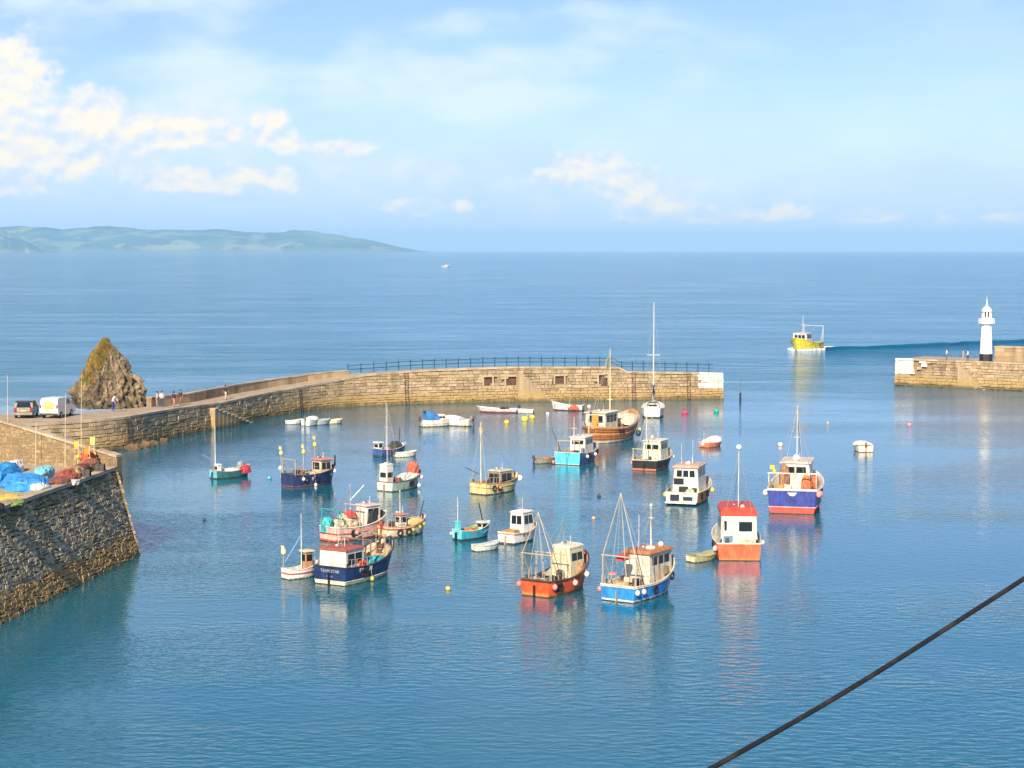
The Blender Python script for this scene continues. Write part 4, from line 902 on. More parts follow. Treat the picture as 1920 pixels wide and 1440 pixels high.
b.bar('boom', [(b.L * .45, .4, 2.6), (b.L * .62, .0, 3.6)], .03, WHITE); b.mast(.46, 3.7, .03, WHITE, .5); b.fender(.3, -1, PINK, .16); b.strake(.5, (.66, .10, .06), .05)

b.fittings(3)
# ---- red and cream boat to its right
b = Boat('fishing_boat', 'cream and red open fishing boat at the right end of the left cluster', 706, 797, 1010, 50, 2.6, (.8, .7, 1.25), (.70, .62, .42), (.42, .28, .08), (.58, .26, .16), (.70, .40, .26), .8, bw=.35, boot=.14)
b.house(.34, .5, .42, 1.1, (.72, .70, .64), (.52, .20, .12), aft=1, side=1, front=1, z0=b.zd(.4)); b.mast(.40, 3.1, .03, WHITE, 0, b.top - .05, light=.05)
b.cover(.56, .86, (.62, .46, .2), .35); b.heap('net_heap', 'orange-red net heap in the cream and red open boat', .18, 0, (.5, .45, .5), (.62, .16, .09), seed=5)
b.bar('oar', [(b.L * .9, .2, b.zs(.9)), (b.L * 1.02, .3, 2.3)], .035, (.03, .04, .07)); b.strake(.75, (.5, .09, .05), .04)
for t in (.55, .72, .85): b.fender(t, -1, (.34, .36, .08), .13)
b.outboard(0, (.4, .1, .06), .8)

b.fittings(4)
# ---- small white boat, far left of that cluster
b = Boat('motor_boat', 'small white motor boat moored against the left side of the dark blue boat', 523, 592, 1088, 50, 2.3, (.62, .55, .9), (.80, .78, .72), (.70, .66, .6), (.12, .52, .50), WHITE, .85, bw=.3)
b.house(.55, .78, .55, 1.25, (.55, .30, .16), (.60, .54, .40), aft=1, side=1, front=1, open_aft=False, name='cuddy'); b.mast(.5, 3.9, .03, WHITE)
b.heap('net_heap', 'green net heap in the small white motor boat', .22, 0, (.5, .4, .3), (.10, .50, .40), seed=6); b.bar('boom', [(b.L * .5, 0, 2.6), (b.L * .05, .2, 1.0)], .025, (.2, .4, .7))
b.dan('pale yellow dan buoy standing in the small white motor boat', .08, .55, 1.6, (.75, .72, .4)); b.strake(.5, (.62, .10, .08), .04)

# ---- teal boat and white cabin boat in the middle
b = Boat('motor_boat', 'small turquoise open boat with stern post, left of the white cabin boat', 847, 918, 1015, 48, 2.5, (.72, .62, 1.1), (.04, .34, .46), NAVY, (.42, .30, .14), (.55, .62, .60), .85, bw=.38, transom=(.16, .66, .68))
b.house(.0, .10, .32, .95, (.12, .66, .72), (.10, .58, .66), aft=0, side=0, front=0, name='engine_box', y0=.1, over=.02); b.mast(.05, 3.0, .028, WHITE, .1, b.top - .05, cross=(2.4, .12))
b.heap('net_heap', 'orange-brown net heap in the turquoise open boat', .38, -.1, (.6, .5, .55), (.52, .17, .05), seed=7); b.heap('net_heap', 'green net heap in the turquoise open boat', .55, .2, (.5, .4, .55), (.30, .42, .10), seed=8)
b.house(.68, .84, .45, .62, (.72, .62, .5), (.74, .66, .6), aft=1, side=1, front=0, name='cuddy'); b.bar('oar', [(b.L * .8, .1, 1.2), (b.L * .72, .2, 2.4)], .04, BLACK); b.rudder(); b.fender(.0, 1, (.66, .4, .42), .13)

b = Boat('cabin_boat', 'white cabin boat with dark square windows and a grey tender at its stern', 933, 1006, 1022, 33, 2.25, (.78, .72, 1.15), (.82, .78, .70), (.10, .09, .08), (.55, .28, .10), (.80, .76, .68), .86, bw=.3)
b.house(.36, .80, .74, 1.55, (.83, .80, .73), (.83, .80, .73), aft=2, side=2, front=2, tp=.86, rake=.3, over=.05, win=(.50, .88)); b.strake(.88, (.45, .25, .12), .035); b.rudder((.5, .45, .4))
b.crate('brown engine cover box in the stern of the white cabin boat', .2, 0, (.7, .8, .42), (.55, .25, .08), name='engine_box', cat='box'); b.bar('aerial', [(b.L * .7, .3, b.top), (b.L * .7, .3, b.top + .8)], .012, WHITE)
b.text('FY', .2, .3, .5, -1, (.05, .05, .06)); b.text('65', .2, .42, .52, -1, (.05, .05, .06))
t_ = dinghy('pale grey tender with a covered top, tied to the white cabin boat', 883, 937, 1035, 52, 2.5, (.62, .64, .56), (.55, .6, .56), motor=None); t_.cover(.15, .98, (.55, .62, .58), .12)

# ---- red square-sterned boat with tender
b = Boat('fishing_boat', 'orange-red square-sterned boat with red wheelhouse roof and tall thin mast', 1349, 1424, 1052, 3, 2.5, (1.1, 1.05, 1.7), (.80, .12, .04), ORANGE, (.5, .42, .32), (.80, .74, .62), .9, bw=.28, boot=.16, transom=(.82, .14, .05))
b.house(.06, .56, .78, 2.0, (.76, .72, .60), (.58, .07, .04), aft=0, side=3, front=3, tp=.93, over=.06, roofth=.38, win=(.52, .86), z0=.85, open_aft=False)
hs = [o for o in b.root.children if o.name.startswith('wheelhouse')][-1]
MB().box((b.L * .06 + .02, -.42, 2.15), (.05, .85, .62)).build('window', glass(), hs); MB().box((b.L * .06 + .02, .86, 2.2), (.05, .16, .62)).build('window', glass(), hs); MB().box((b.L * .06 - .0, .7, 1.35), (.06, .62, .42)).build('window', paint((.16, .34, .52), .2), hs)
b.mast(.16, 7.1, .035, (.75, .72, .62), 0, b.top - .1, light=.19); b.winch(.03, -.5, .14, .4); b.fender(.02, 1, (.78, .5, .42), .17); b.fender(.0, -1, (.72, .64, .42), .14, 1.2)
MB().ball((b.L * .14, -.25, b.top + .12), .16).build('lamp', paint((.6, .8, .55)), b.root, True); b.heap('net_heap', 'cream net draped over the stern rail of the orange-red square-sterned boat', .03, -.5, (.25, .45, .3), (.6, .5, .3), z=1.05, seed=9)
b.fittings(5)
t_ = dinghy('olive grey wooden tender tied to the square-sterned red boat', 1289, 1347, 1056, 50, 2.3, (.40, .36, .16), (.42, .40, .26), transom=(.70, .64, .42)); t_.cover(.3, 1.0, (.42, .42, .24), .1)

# ---- purple-blue boat on the right
b = Boat('fishing_boat', 'large purple-blue fishing boat with red boot stripe and white emblem on its stern', 1443, 1541, 965, 13, 2.4, (1.85, 1.75, 2.6), (.03, .05, .30), (.62, .08, .05), (.45, .36, .26), (.76, .72, .66), .9, bw=.5, boot=.5)
b.house(.30, .70, .58, 2.25, (.74, .70, .60), (.70, .62, .52), aft=2, side=2, front=3, tp=.9, over=.14, win=(.64, .88), door=True); b.gantry(.03, 1.3, .88, (.70, .62, .48), .05)
b.mast(.46, 7.9, .055, (.6, .56, .48), 0, b.top - .05, stays=((.05, .9, 2.0), (.05, -.9, 2.0), (.95, 0, 2.6)), cross=(5.4, .25)); MB().ball((b.L * .38, .0, b.top + .25), .28).build('radar_dome', paint((.85, .85, .83)), b.root, True)
MB().add([(-.016, .36, 1.62), (-.016, -.36, 1.62), (-.016, -.2, 1.4), (-.016, -.08, 1.36), (-.016, .08, 1.36), (-.016, .2, 1.4)], [(0, 1, 2, 3, 4, 5)]).build('emblem', paint((.75, .75, .78)), b.hull)
for (t, sd, c) in ((.05, 1, (.8, .72, .76)), (.08, -1, PINK), (.0, -1, (.78, .35, .32))): b.fender(t, sd, c, .22)
b.heap('net_heap', 'orange net heap on the right side of the purple-blue boat', .14, -.95, (.5, .42, 1.5), (.72, .20, .07), seed=10); b.heap('net_heap', 'brown net heap left of the wheelhouse on the purple-blue boat', .26, .8, (.5, .4, 2.2), (.36, .17, .10), seed=11)
b.heap('net_heap', 'pale net heap in the stern of the purple-blue boat', .12, .5, (.5, .6, .8), (.66, .62, .42), seed=12); b.dan('yellow dan buoy on the left rail of the purple-blue boat', .1, 1.45, 2.2, YEL); b.strake(.97, (.78, .74, .68), .09); b.heap('net_heap', 'orange-red net spilling over the right rail of the purple-blue boat', .34, -1.5, (.9, .35, .9), (.72, .16, .07), z=1.7, seed=31); b.crate('white fish box stack beside the wheelhouse of the purple-blue boat', .2, -.25, (.7, .6, .8), (.76, .72, .64)); b.crate('orange fish box left in the stern of the purple-blue boat', .06, .95, (.6, .5, .75), (.75, .3, .1)); b.strake(0.0, (.72, .32, .30), .05)

b.fittings(6)
# ---- white wheelhouse boat with orange side
b = Boat('fishing_boat', 'white wheelhouse boat with orange side and low stern platform, left of the purple-blue boat', 1250, 1336, 948, 18, 2.3, (.95, 1.0, 1.7), (.80, .24, .05), (.10, .06, .05), (.3, .3, .3), (.72, .66, .5), .85, bw=.35, boot=.14, transom=(.72, .72, .64))
b.house(.20, .62, .72, 2.15, (.76, .74, .66), (.62, .40, .30), aft=3, side=2, front=3, tp=.85, over=.14, roofth=.16, win=(.66, .90)); MB().ball((b.L * .35, 0, b.top + .12), .16).build('radar_dome', paint((.8, .8, .78)), b.root, True)
MB().box((b.L * .195, .55, b.zd(.2) + 1.05), (.06, .8, .46)).build('hatch', paint(BLACK, .4), b.root); MB().box((-.02, .55, .55), (.05, .72, .5)).build('hatch', paint((.015, .02, .05), .4), b.root); MB().box((-.02, -.5, .5), (.05, .75, .3)).build('hatch', paint((.02, .03, .06), .4), b.root)
MB().box((-.2, 0, .2), (.5, b.B * .82, .1)).build('stern_platform', paint((.72, .72, .64)), b.root); b.mast(.3, 4.6, .016, WHITE, .5, b.top - .1, name='aerial'); b.mast(.34, 4.9, .016, WHITE, -.35, b.top - .1, name='aerial')
b.fender(.1, 1, (.75, .66, .08), .16); b.fender(.2, 1, (.72, .4, .38), .16); b.fender(.55, -1, (.8, .62, .15), .18); b.heap('net_heap', 'grey-green net heap on the deck of the orange-sided wheelhouse boat', .10, -.5, (.35, .4, .6), (.45, .48, .36), seed=13)

b.fittings(7)
# ---- black boat with cream wheelhouse
b = Boat('fishing_boat', 'black-hulled fishing boat with cream wheelhouse and pale mast, right of the varnished wooden boat', 1186, 1262, 884, 22, 2.3, (.95, .9, 1.6), (.015, .016, .018), (.62, .16, .08), (.25, .2, .15), (.7, .62, .45), .86, bw=.35, boot=.2)
b.house(.34, .72, .66, 1.9, (.76, .71, .56), (.76, .71, .58), aft=2, side=2, front=2, tp=.9, win=(.62, .84), rake=.1); b.mast(.14, 5.2, .05, (.74, .68, .48), .1, stays=((.0, .8, 1.0), (.0, -.8, 1.0))); b.gantry(.02, 1.1, .8, (.7, .6, .4), .035)
b.heap('net_heap', 'black net heap in the stern of the black-hulled boat', .12, 0, (.5, .7, .4), (.02, .02, .02), seed=14); b.fender(.1, 1, PINK, .17); b.fender(.75, -1, (.8, .74, .6), .15); b.rudder(); MB().ball((b.L * .5, .3, b.top + .2), .2).build('radar_dome', paint((.8, .78, .7)), b.root, True)

b.fittings(8)
# ---- light blue transom boat and its tender
b = Boat('fishing_boat', 'fishing boat with light turquoise stern and dark blue side, below the varnished wooden boat', 1040, 1123, 873, 22, 2.4, (1.15, 1.0, 1.6), (.03, .07, .27), (.6, .55, .5), (.42, .32, .22), (.5, .56, .56), .88, bw=.4, boot=.1, transom=(.10, .60, .80))
b.house(.40, .74, .55, 1.65, (.78, .75, .68), (.78, .75, .68), aft=1, side=2, front=2, tp=.92, win=(.62, .85)); b.mast(.34, 4.3, .04, WHITE, .2, cross=(3.2, .35)); b.gantry(.04, 1.2, .75, (.55, .45, .34), .04); b.bar('boom', [(b.L * .05, .8, 1.2), (b.L * .02, 1.6, 3.4)], .04, (.10, .08, .09))
b.heap('net_heap', 'brown net heap in the stern of the turquoise-sterned boat', .2, .3, (.6, .6, .6), (.36, .22, .14), seed=15); b.fender(.2, -1, WHITE, .15); b.fender(.5, -1, WHITE, .15); b.fender(.02, 1, PINK, .16, .2); b.rudder((.1, .4, .55))
b.fittings(9)
t_ = dinghy('grey-brown tender heaped with nets, tied left of the turquoise-sterned boat', 999, 1043, 870, 58, 2.4, (.30, .27, .22), (.3, .25, .2)); t_.heap('net_heap', 'brown net heap filling the grey-brown tender', .5, 0, (.8, .4, .5), (.34, .22, .14), seed=16)
t_.outboard(0, (.1, .1, .09), .8)

# ---- varnished wooden double-ender
b = Boat('fishing_boat', 'big varnished wooden double-ended fishing boat with planked hull, mast and flag', 1086, 1202, 833, 26, 2.6, (1.9, 1.5, 2.7), (.50, .19, .055), (.70, .62, .5), (.36, .24, .14), (.66, .42, .24), 0.8, stern='canoe', bw=.4, boot=.22)
for f in (.16, .32, .48, .64, .80, .93): b.strake(f, (.78, .42, .16) if f in (.48, .93) else (.30, .10, .03), .05)
b.house(.14, .42, .50, 2.0, (.74, .68, .52), (.72, .70, .5), aft=2, side=3, front=3, tp=.93, over=.18, win=(.5, .86)); MB().box((b.L * .14 - .02, 0, b.zd(.2) + .85), (.06, .7, 1.7)).build('door', paint((.62, .32, .04)), b.root)
b.mast(.46, 9.6, .07, (.74, .64, .42), 0, stays=((.02, 0, 2.0), (.97, 0, 2.6)), cross=(4.2, .3)); MB().box((b.L * .46 - .55, 0, 8.1), (1.0, .02, 1.0)).build('flag', cloth((.66, .66, .42)), b.root)
b.cover(.50, .86, (.74, .68, .52), .7, .9); b.winch(.47, -.7, .3, .6, (.2, .08, .06)); b.mast(.06, 3.7, .06, (.72, .66, .56), .3, light=.2, name='post'); b.bar('sternpost', [(-.05, 0, -.3), (.0, 0, 1.9)], .09, (.66, .44, .25)); b.fender(.62, -1, (.02, .05, .09), .3, .6); b.fender(.7, -1, (.7, .62, .08), .2, .9)
b.crate('dark red hatch box beside the mast of the varnished wooden boat', .44, -.9, (.8, .5, .9), (.18, .05, .04)); b.bar('handrail', [(b.L * .02, .5, 2.3), (b.L * .12, 1.1, 2.1)], .03, WHITE)

b.fittings(10)
# ---- white yacht behind
b = Boat('sailing_yacht', 'white sailing yacht with tall mast and blue sail cover behind the varnished wooden boat', 1204, 1247, 784, 6, 3.1, (1.15, 1.0, 1.35), (.80, .78, .72), (.05, .05, .045), (.70, .66, .58), (.80, .78, .72), .7, bw=.08, boot=.18, cat='yacht')
b.house(.40, .70, .55, .55, (.80, .78, .72), (.80, .78, .72), aft=1, side=3, front=1, tp=.8, rake=.4, over=.0, win=(.3, .75), name='coachroof'); mm = b.mast(.60, 13.6, .075, (.82, .80, .76), 0, stays=((.0, 0, 1.2), (.99, 0, 1.4), (.56, 1.25, 1.1), (.56, -1.25, 1.1)), cross=(7.2, .8))
b.bar('boom', [(b.L * .60, 0, 2.4), (b.L * .22, 0, 2.3)], .06, (.8, .78, .72)); MB().tube([(b.L * .585, 0, 3.6), (b.L * .57, 0, 2.6), (b.L * .40, 0, 2.5), (b.L * .24, 0, 2.42)], .24, 10, .12).build('sail_cover', cloth((.10, .15, .26)), b.root, True)
m = MB()
for (x, y) in ((.15, .95), (.02, .6), (.02, -.6), (.15, -.95)): m.tube([(x, y, 1.1), (x, y, 1.75)], .02, 5)
m.tube([(1.2, 1.1, 1.75), (.15, .95, 1.75), (.02, .6, 1.75), (.02, -.6, 1.75), (.15, -.95, 1.75), (1.2, -1.1, 1.75)], .02, 5); m.build('stern_rail', paint((.75, .72, .66)), b.root); b.hood(.34, .42, .5, .75, (.42, .40, .40), 1.0); b.rudder((.8, .78, .7))

# ---- cream boat with mast
b = Boat('fishing_boat', 'cream-yellow open boat with tall mast and dark canvas shelter in mid harbour', 880, 970, 929, 40, 2.4, (.95, .85, 1.35), (.74, .60, .28), (.2, .07, .03), (.40, .42, .34), (.50, .28, .14), .86, bw=.4, boot=.08)
b.mast(.12, 5.9, .055, (.72, .66, .48), .2, stays=((.02, .8, 1.0), (.02, -.8, 1.0))); b.house(.40, .72, .70, 1.25, (.36, .25, .15), (.52, .58, .46), aft=2, side=2, front=2, tp=.9, win=(.25, .85), name='shelter', over=.05)
MB().box((b.L * .12, 0.2, 5.2), (.04, .36, .5)).build('flag', cloth((.66, .40, .2)), b.root); b.fender(.88, -1, (.8, .78, .72), .24, 1.0); b.fender(.3, -1, (.7, .22, .08), .14); b.strake(.6, (.62, .42, .16), .035)
for dy in (.5, .3): b.bar('rod', [(b.L * .12, dy, 1.6), (-.5, dy + .5, 2.2)], .02, (.12, .10, .09))
b.heap('net_heap', 'grey-green net heap under the shelter of the cream-yellow boat', .34, -.2, (.5, .5, .35), (.38, .42, .34), seed=17)

b.fittings(11)
# ---- white and green boat
b = Boat('fishing_boat', 'white-sterned boat with pale green side and narrow white wheelhouse in mid harbour', 705, 786, 923, 36, 2.35, (.78, .8, 1.4), (.34, .44, .36), (.12, .16, .12), (.55, .56, .5), (.16, .15, .16), .86, bw=.35, boot=.08, transom=(.76, .74, .62))
b.house(.03, .22, .46, 1.75, (.78, .75, .64), (.78, .75, .64), aft=1, side=1, front=1, tp=.85, win=(.42, .66), y0=.3, over=.02); b.mast(.1, 7.2, .028, (.7, .7, .66), .1, b.top - .1, stays=((.16, -.4, 4.3),), cross=(5.3, .25)); b.rudder((.42, .3, .18))
b.cover(.40, .86, (.78, .76, .68), .4, .8); b.heap('net_heap', 'bright orange-red net ball at the bow of the white-sterned boat', .80, 0, (.55, .55, .95), (.72, .15, .08), z=b.zs(.8) + .1, seed=18); b.fender(.86, -1, (.8, .76, .72), .16); b.fender(.72, -1, (.8, .78, .74), .16, .25)
b.bar('bow_rail', [(b.L * .36, -b.B * .4, 1.0), (b.L * .45, -b.B * .42, 1.5), (b.L * .8, -b.B * .3, 1.9), (b.L * .95, 0, 2.0)], .03, (.2, .18, .2))

b.fittings(12)
# ---- dark blue boat with dinghy, upper left
b = Boat('motor_boat', 'small dark blue boat with black netting aboard, above the white-sterned boat', 697, 760, 857, 46, 2.4, (.75, .65, 1.1), (.03, .08, .26), (.02, .04, .10), (.32, .30, .28), (.66, .6, .5), .85, bw=.32, transom=(.05, .12, .32))
b.house(.02, .16, .5, .95, (.74, .70, .58), (.74, .70, .6), aft=1, side=1, front=1, name='console', y0=.2); b.heap('net_heap', 'black net heap with upright poles on the small dark blue boat', .62, 0, (.9, .6, .9), (.05, .06, .045), seed=19); b.mast(.30, 5.2, .025, (.74, .74, .7), -.1)
b.bar('post', [(b.L * .78, .1, .9), (b.L * .82, .1, 2.6)], .05, (.05, .06, .05)); b.heap('net_heap', 'pinkish net bundle on the small dark blue boat', .36, 0, (.35, .35, .5), (.62, .35, .26), seed=20)
t_ = dinghy('white upright-nosed dinghy tied beside the small dark blue boat', 736, 781, 858, 62, 2.2, (.78, .74, .62), (.5, .5, .44), motor=(.12, .09, .07))

# ---- navy gantry boat, left
b = Boat('fishing_boat', 'navy blue fishing boat with stern gantry and yellow dan buoys, left of mid harbour', 524, 626, 915, 46, 2.5, (1.1, .95, 1.5), (.02, .035, .13), (.22, .07, .12), (.56, .40, .26), (.10, .07, .08), .84, bw=.38, boot=.14)
b.gantry(.04, 1.35, .85, (.50, .44, .36), .045); b.house(.60, .84, .62, 1.35, (.66, .56, .38), (.58, .24, .24), aft=1, side=2, front=2, tp=.92, over=.16, win=(.4, .85), open_aft=False)
b.text('FY', .4, .24, .62, -1); b.text('97', .4, .40, .62, -1); b.dan('small yellow dan buoy at the stern of the navy gantry boat', .0, .9, 2.6, (.78, .70, .2)); b.dan('yellow dan buoy amidships on the navy gantry boat', .36, .2, 2.8, (.80, .64, .1)); b.dan('tallest yellow dan buoy by the wheelhouse of the navy gantry boat', .58, .1, 3.4, (.82, .62, .05))
for (t, z) in ((.18, None), (.42, .1), (.9, None)): b.fender(t, -1, (.82, .78, .76), .14, z)
b.heap('net_heap', 'cream net heap amidships on the navy gantry boat', .46, -.2, (.7, .6, .55), (.70, .60, .42), seed=21); b.crate('brown fish box near the stern of the navy gantry boat', .24, -.2, (.6, .5, .35), (.5, .22, .12)); b.mast(.66, 3.3, .03, (.1, .12, .14), 0, b.top - .05); b.bar('stern_ladder', [(b.L * 1.0, 0, 1.4), (b.L * 1.01, .05, 2.3)], .08, (.03, .05, .06))
b.bar('rail', [(b.L * .04, -b.B * .4, 1.75), (b.L * .5, -b.B * .46, 1.6)], .025, (.45, .35, .33)); b.fender(.02, 1, (.8, .66, .62), .2, 1.5)

b.fittings(13)
# ---- small teal boat, far left
b = Boat('motor_boat', 'small teal and white open boat with thin mast and red bow, nearest the left quay', 389, 466, 899, 50, 2.5, (.75, .6, 1.0), (.04, .16, .17), (.02, .06, .07), (.62, .58, .48), (.62, .30, .28), .85, bw=.3, boot=.1, transom=(.18, .58, .64))
b.mast(.06, 4.6, .04, (.78, .78, .78)); b.house(.04, .15, .4, .85, (.78, .70, .66), (.78, .72, .7), aft=1, side=0, front=0, y0=-.2, name='console', over=.03); b.bar('boom', [(b.L * .06, .2, 1.5), (-.6, .8, 2.1)], .04, (.2, .22, .5)); b.cover(.30, .66, (.74, .74, .70), .25, .8)
b.heap('net_heap', 'grey tarpaulin hump at the bow of the teal open boat', .76, 0, (.4, .35, .9), (.28, .33, .34), seed=22, cat='tarpaulin', z=b.zd(.76)); b.rudder((.05, .08, .16)); b.heap('net_heap', 'red net hung over the bow of the teal open boat', .78, -.48, (.6, .25, .7), (.55, .05, .07), z=.35, seed=23)

# ---- boats near the pier
b = Boat('cabin_boat', 'white cabin boat under a bright blue canvas cover near the curved pier', 786, 846, 801, 68, 2.4, (.75, .7, .95), (.80, .77, .70), (.4, .33, .25), (.6, .6, .55), (.80, .77, .70), .85, bw=.2, cat='boat'); b.house(.52, .86, .6, .7, WHITE, WHITE, aft=1, side=2, front=1, rake=.4, name='cabin', over=.02); b.hood(.10, .54, .82, 1.05, (.04, .20, .52), .7, 'canvas_cover'); b.strake(.3, (.5, .4, .3), .03); b.outboard(0, (.10, .08, .06))
b = Boat('cabin_boat', 'white motor boat lying bow-left beside the blue-covered cabin boat', 826, 888, 800, -64, 2.4, (.72, .66, 1.0), (.80, .78, .74), (.36, .3, .25), (.66, .64, .6), (.80, .78, .74), .84, bw=.2); b.cover(.3, .92, (.80, .78, .75), .5); b.outboard(.25, (.34, .22, .10)); b.outboard(-.25, (.08, .12, .36)); b.fender(.1, 1, YEL, .15, .2)
b = Boat('skiff', 'long low red and white skiff lying bow-left under the pier wall', 894, 972, 775, -80, 3.0, (.5, .42, .75), (.70, .56, .54), (.28, .06, .06), (.3, .22, .2), (.80, .74, .72), .85, bw=.25, boot=.2); b.house(.24, .42, .6, .6, (.16, .12, .12), (.14, .11, .11), aft=0, side=1, front=1, name='console'); b.outboard(0, BLACK, 1.1); b.thwarts((.5, .7), (.5, .3, .25))
b = dinghy('white motor dinghy at the right end of the red and white skiff', 965, 1002, 775, -76, 2.4, (.80, .78, .74), (.7, .7, .66), motor=None); b.cover(.2, .95, (.78, .77, .74), .15)
b = Boat('motor_boat', 'white and red launch lying bow-left below the pier steps', 1034, 1096, 771, -74, 2.8, (.65, .6, 1.15), (.78, .72, .68), (.25, .03, .05), (.55, .48, .42), (.78, .70, .62), .82, bw=.3, boot=.16); b.mast(.42, 3.0, .028, (.66, .56, .35), light=.12); b.heap('net_heap', 'red-orange net bundle over the side of the white and red launch', .26, .55, (.7, .3, .55), (.66, .12, .05), z=.2, seed=24); b.bar('tiller', [(.1, 0, .7), (-.3, .1, .9)], .04, (.66, .5, .2)); b.thwarts((.3, .55, .75))
dinghy('white dinghy at the left of the row under the pier', 533, 566, 796, 62, 2.2, (.80, .79, .74), (.7, .7, .65))
b = dinghy('upright white dinghy with dark outboard, second in the row under the pier', 563, 596, 799, 22, 1.9, (.80, .78, .72), (.66, .66, .6), (.75, .6, .8), (.14, .13, .12)); b.cover(.3, .95, (.8, .78, .74), .4)
b = dinghy('grey inflatable dinghy, third in the row under the pier', 588, 617, 797, 40, 2.0, (.42, .46, .46), (.36, .4, .4), (.5, .48, .6)); b.cover(.1, .95, (.48, .52, .5), .2)
b = dinghy('cream dinghy at the right end of the row under the pier', 610, 641, 795, 60, 2.0, (.76, .68, .46), (.7, .64, .46)); b.cover(.2, .98, (.76, .70, .50), .18)
b = dinghy('small orange dinghy with white hooped cover, right of the black-hulled boat', 1312, 1356, 840, 40, 2.0, (.72, .20, .10), (.7, .5, .36), (.5, .5, .7), None, gun=(.74, .56, .42)); b.cover(.35, .98, (.80, .78, .74), .55); b.heap('tarpaulin', 'white folded cover in the stern of the small orange dinghy', .12, .1, (.45, .45, .55), (.78, .70, .55), cat='tarpaulin', seed=25); b.mast(.2, 1.6, .02, (.7, .6, .4), .4)
b = dinghy('lone round-sterned white and yellow dinghy moored at far right', 1604, 1638, 848, 2, 1.9, (.80, .74, .58), (.60, .45, .12), (.62, .55, .75), (.16, .10, .06), bottom=(.55, .38, .08)); b.cover(.55, .98, (.82, .78, .72), .25)

# ---- yellow boat under way, with bow wave and wake
b = Boat('fishing_boat', 'yellow fishing boat under way at sea with white bow wave', 1483, 1546, 657, -150, 2.3, (1.2, 1.3, 2.5), (.85, .68, .04), (.80, .62, .08), (.46, .36, .24), (.82, .66, .08), .86, bw=.5, boot=.1, group=None, transom=(.5, .25, .12))
b.house(.50, .78, .66, 2.2, (.66, .64, .58), (.66, .66, .66), aft=1, side=2, front=3, tp=.9); b.gantry(.06, 3.4, .85, (.62, .66, .68), .07); b.mast(.62, 6.6, .06, (.78, .8, .8), 0, b.top - .05, cross=(5.0, .5)); b.bar('boom', [(b.L * .06, 0, 4.6), (b.L * .62, 0, 5.0)], .05, (.66, .68, .7))
b.heap('net_heap', 'brown net heap on the deck of the yellow boat at sea', .25, 0, (1.0, .9, .7), (.40, .2, .1), seed=26); yb_ = b
b.fittings(14)
FOAM = paint((.80, .84, .86), .6, 0, .1, 2.0, .05)
bw_ = MB(); rnd_ = random.Random(5)
for i in range(140):
    sd = rnd_.choice((1, -1)); d = rnd_.random(); x = b.L * (.97 - d * .95); y = sd * (b.hb(max(0, min(1, x / b.L))) * .9 + .2 + d * 1.9 * rnd_.random()); bw_.ball((x, y, 0), rnd_.uniform(.15, .5) * (1.2 - d * .7), 7, .55)
for i in range(130):
    d = rnd_.random(); bw_.ball((-d * 9, rnd_.uniform(-1, 1) * (1.1 + d * 1.1), 0), rnd_.uniform(.15, .42) * (1.1 - d), 7, .45)
o = stuff(bw_.build('bow_wave', FOAM, None, True)); o.location = b.root.location; o.rotation_euler = b.root.rotation_euler; tag(o, 'white foam churned up round the yellow boat at sea', 'foam')
wp = [P(1548, 655), P(1600, 653.5), P(1680, 651), P(1760, 647.5), P(1850, 643), P(1960, 640), P(2150, 634)]
rows = []
for i, p in enumerate(curve([Vector((v.x, v.y, 0)) for v in wp], 1.5)):
    a = .55 * (1 + .5 * fbm(i * .25, 3)); wd = .9 + .008 * i + .8 * fbm(i * .15, 8)
    rows.append([(p.x, p.y + o_ * wd, h_ * a - .012) for (o_, h_) in ((-1, 0), (-.55, .45), (-.2, 1), (.1, .6), (.4, .1), (.62, .65), (.85, .3), (1.1, 0))])
wk = stuff(MB().grid(rows).build('wake', WATER, None, True)); tag(wk, 'dark wake trailing to the right behind the yellow boat', 'wake')
b = Boat('motor_boat', 'tiny white boat far out near the horizon', 828, 840, 501, 60, 2.6, (1.2, 1.2, 2.0), (.82, .82, .80), (.6, .6, .6), WHITE, WHITE, .85, group=None, L=9.5); b.house(.4, .7, .7, 2.2, WHITE, WHITE, aft=2, side=2, front=2); b.mast(.55, 5.5, .07)

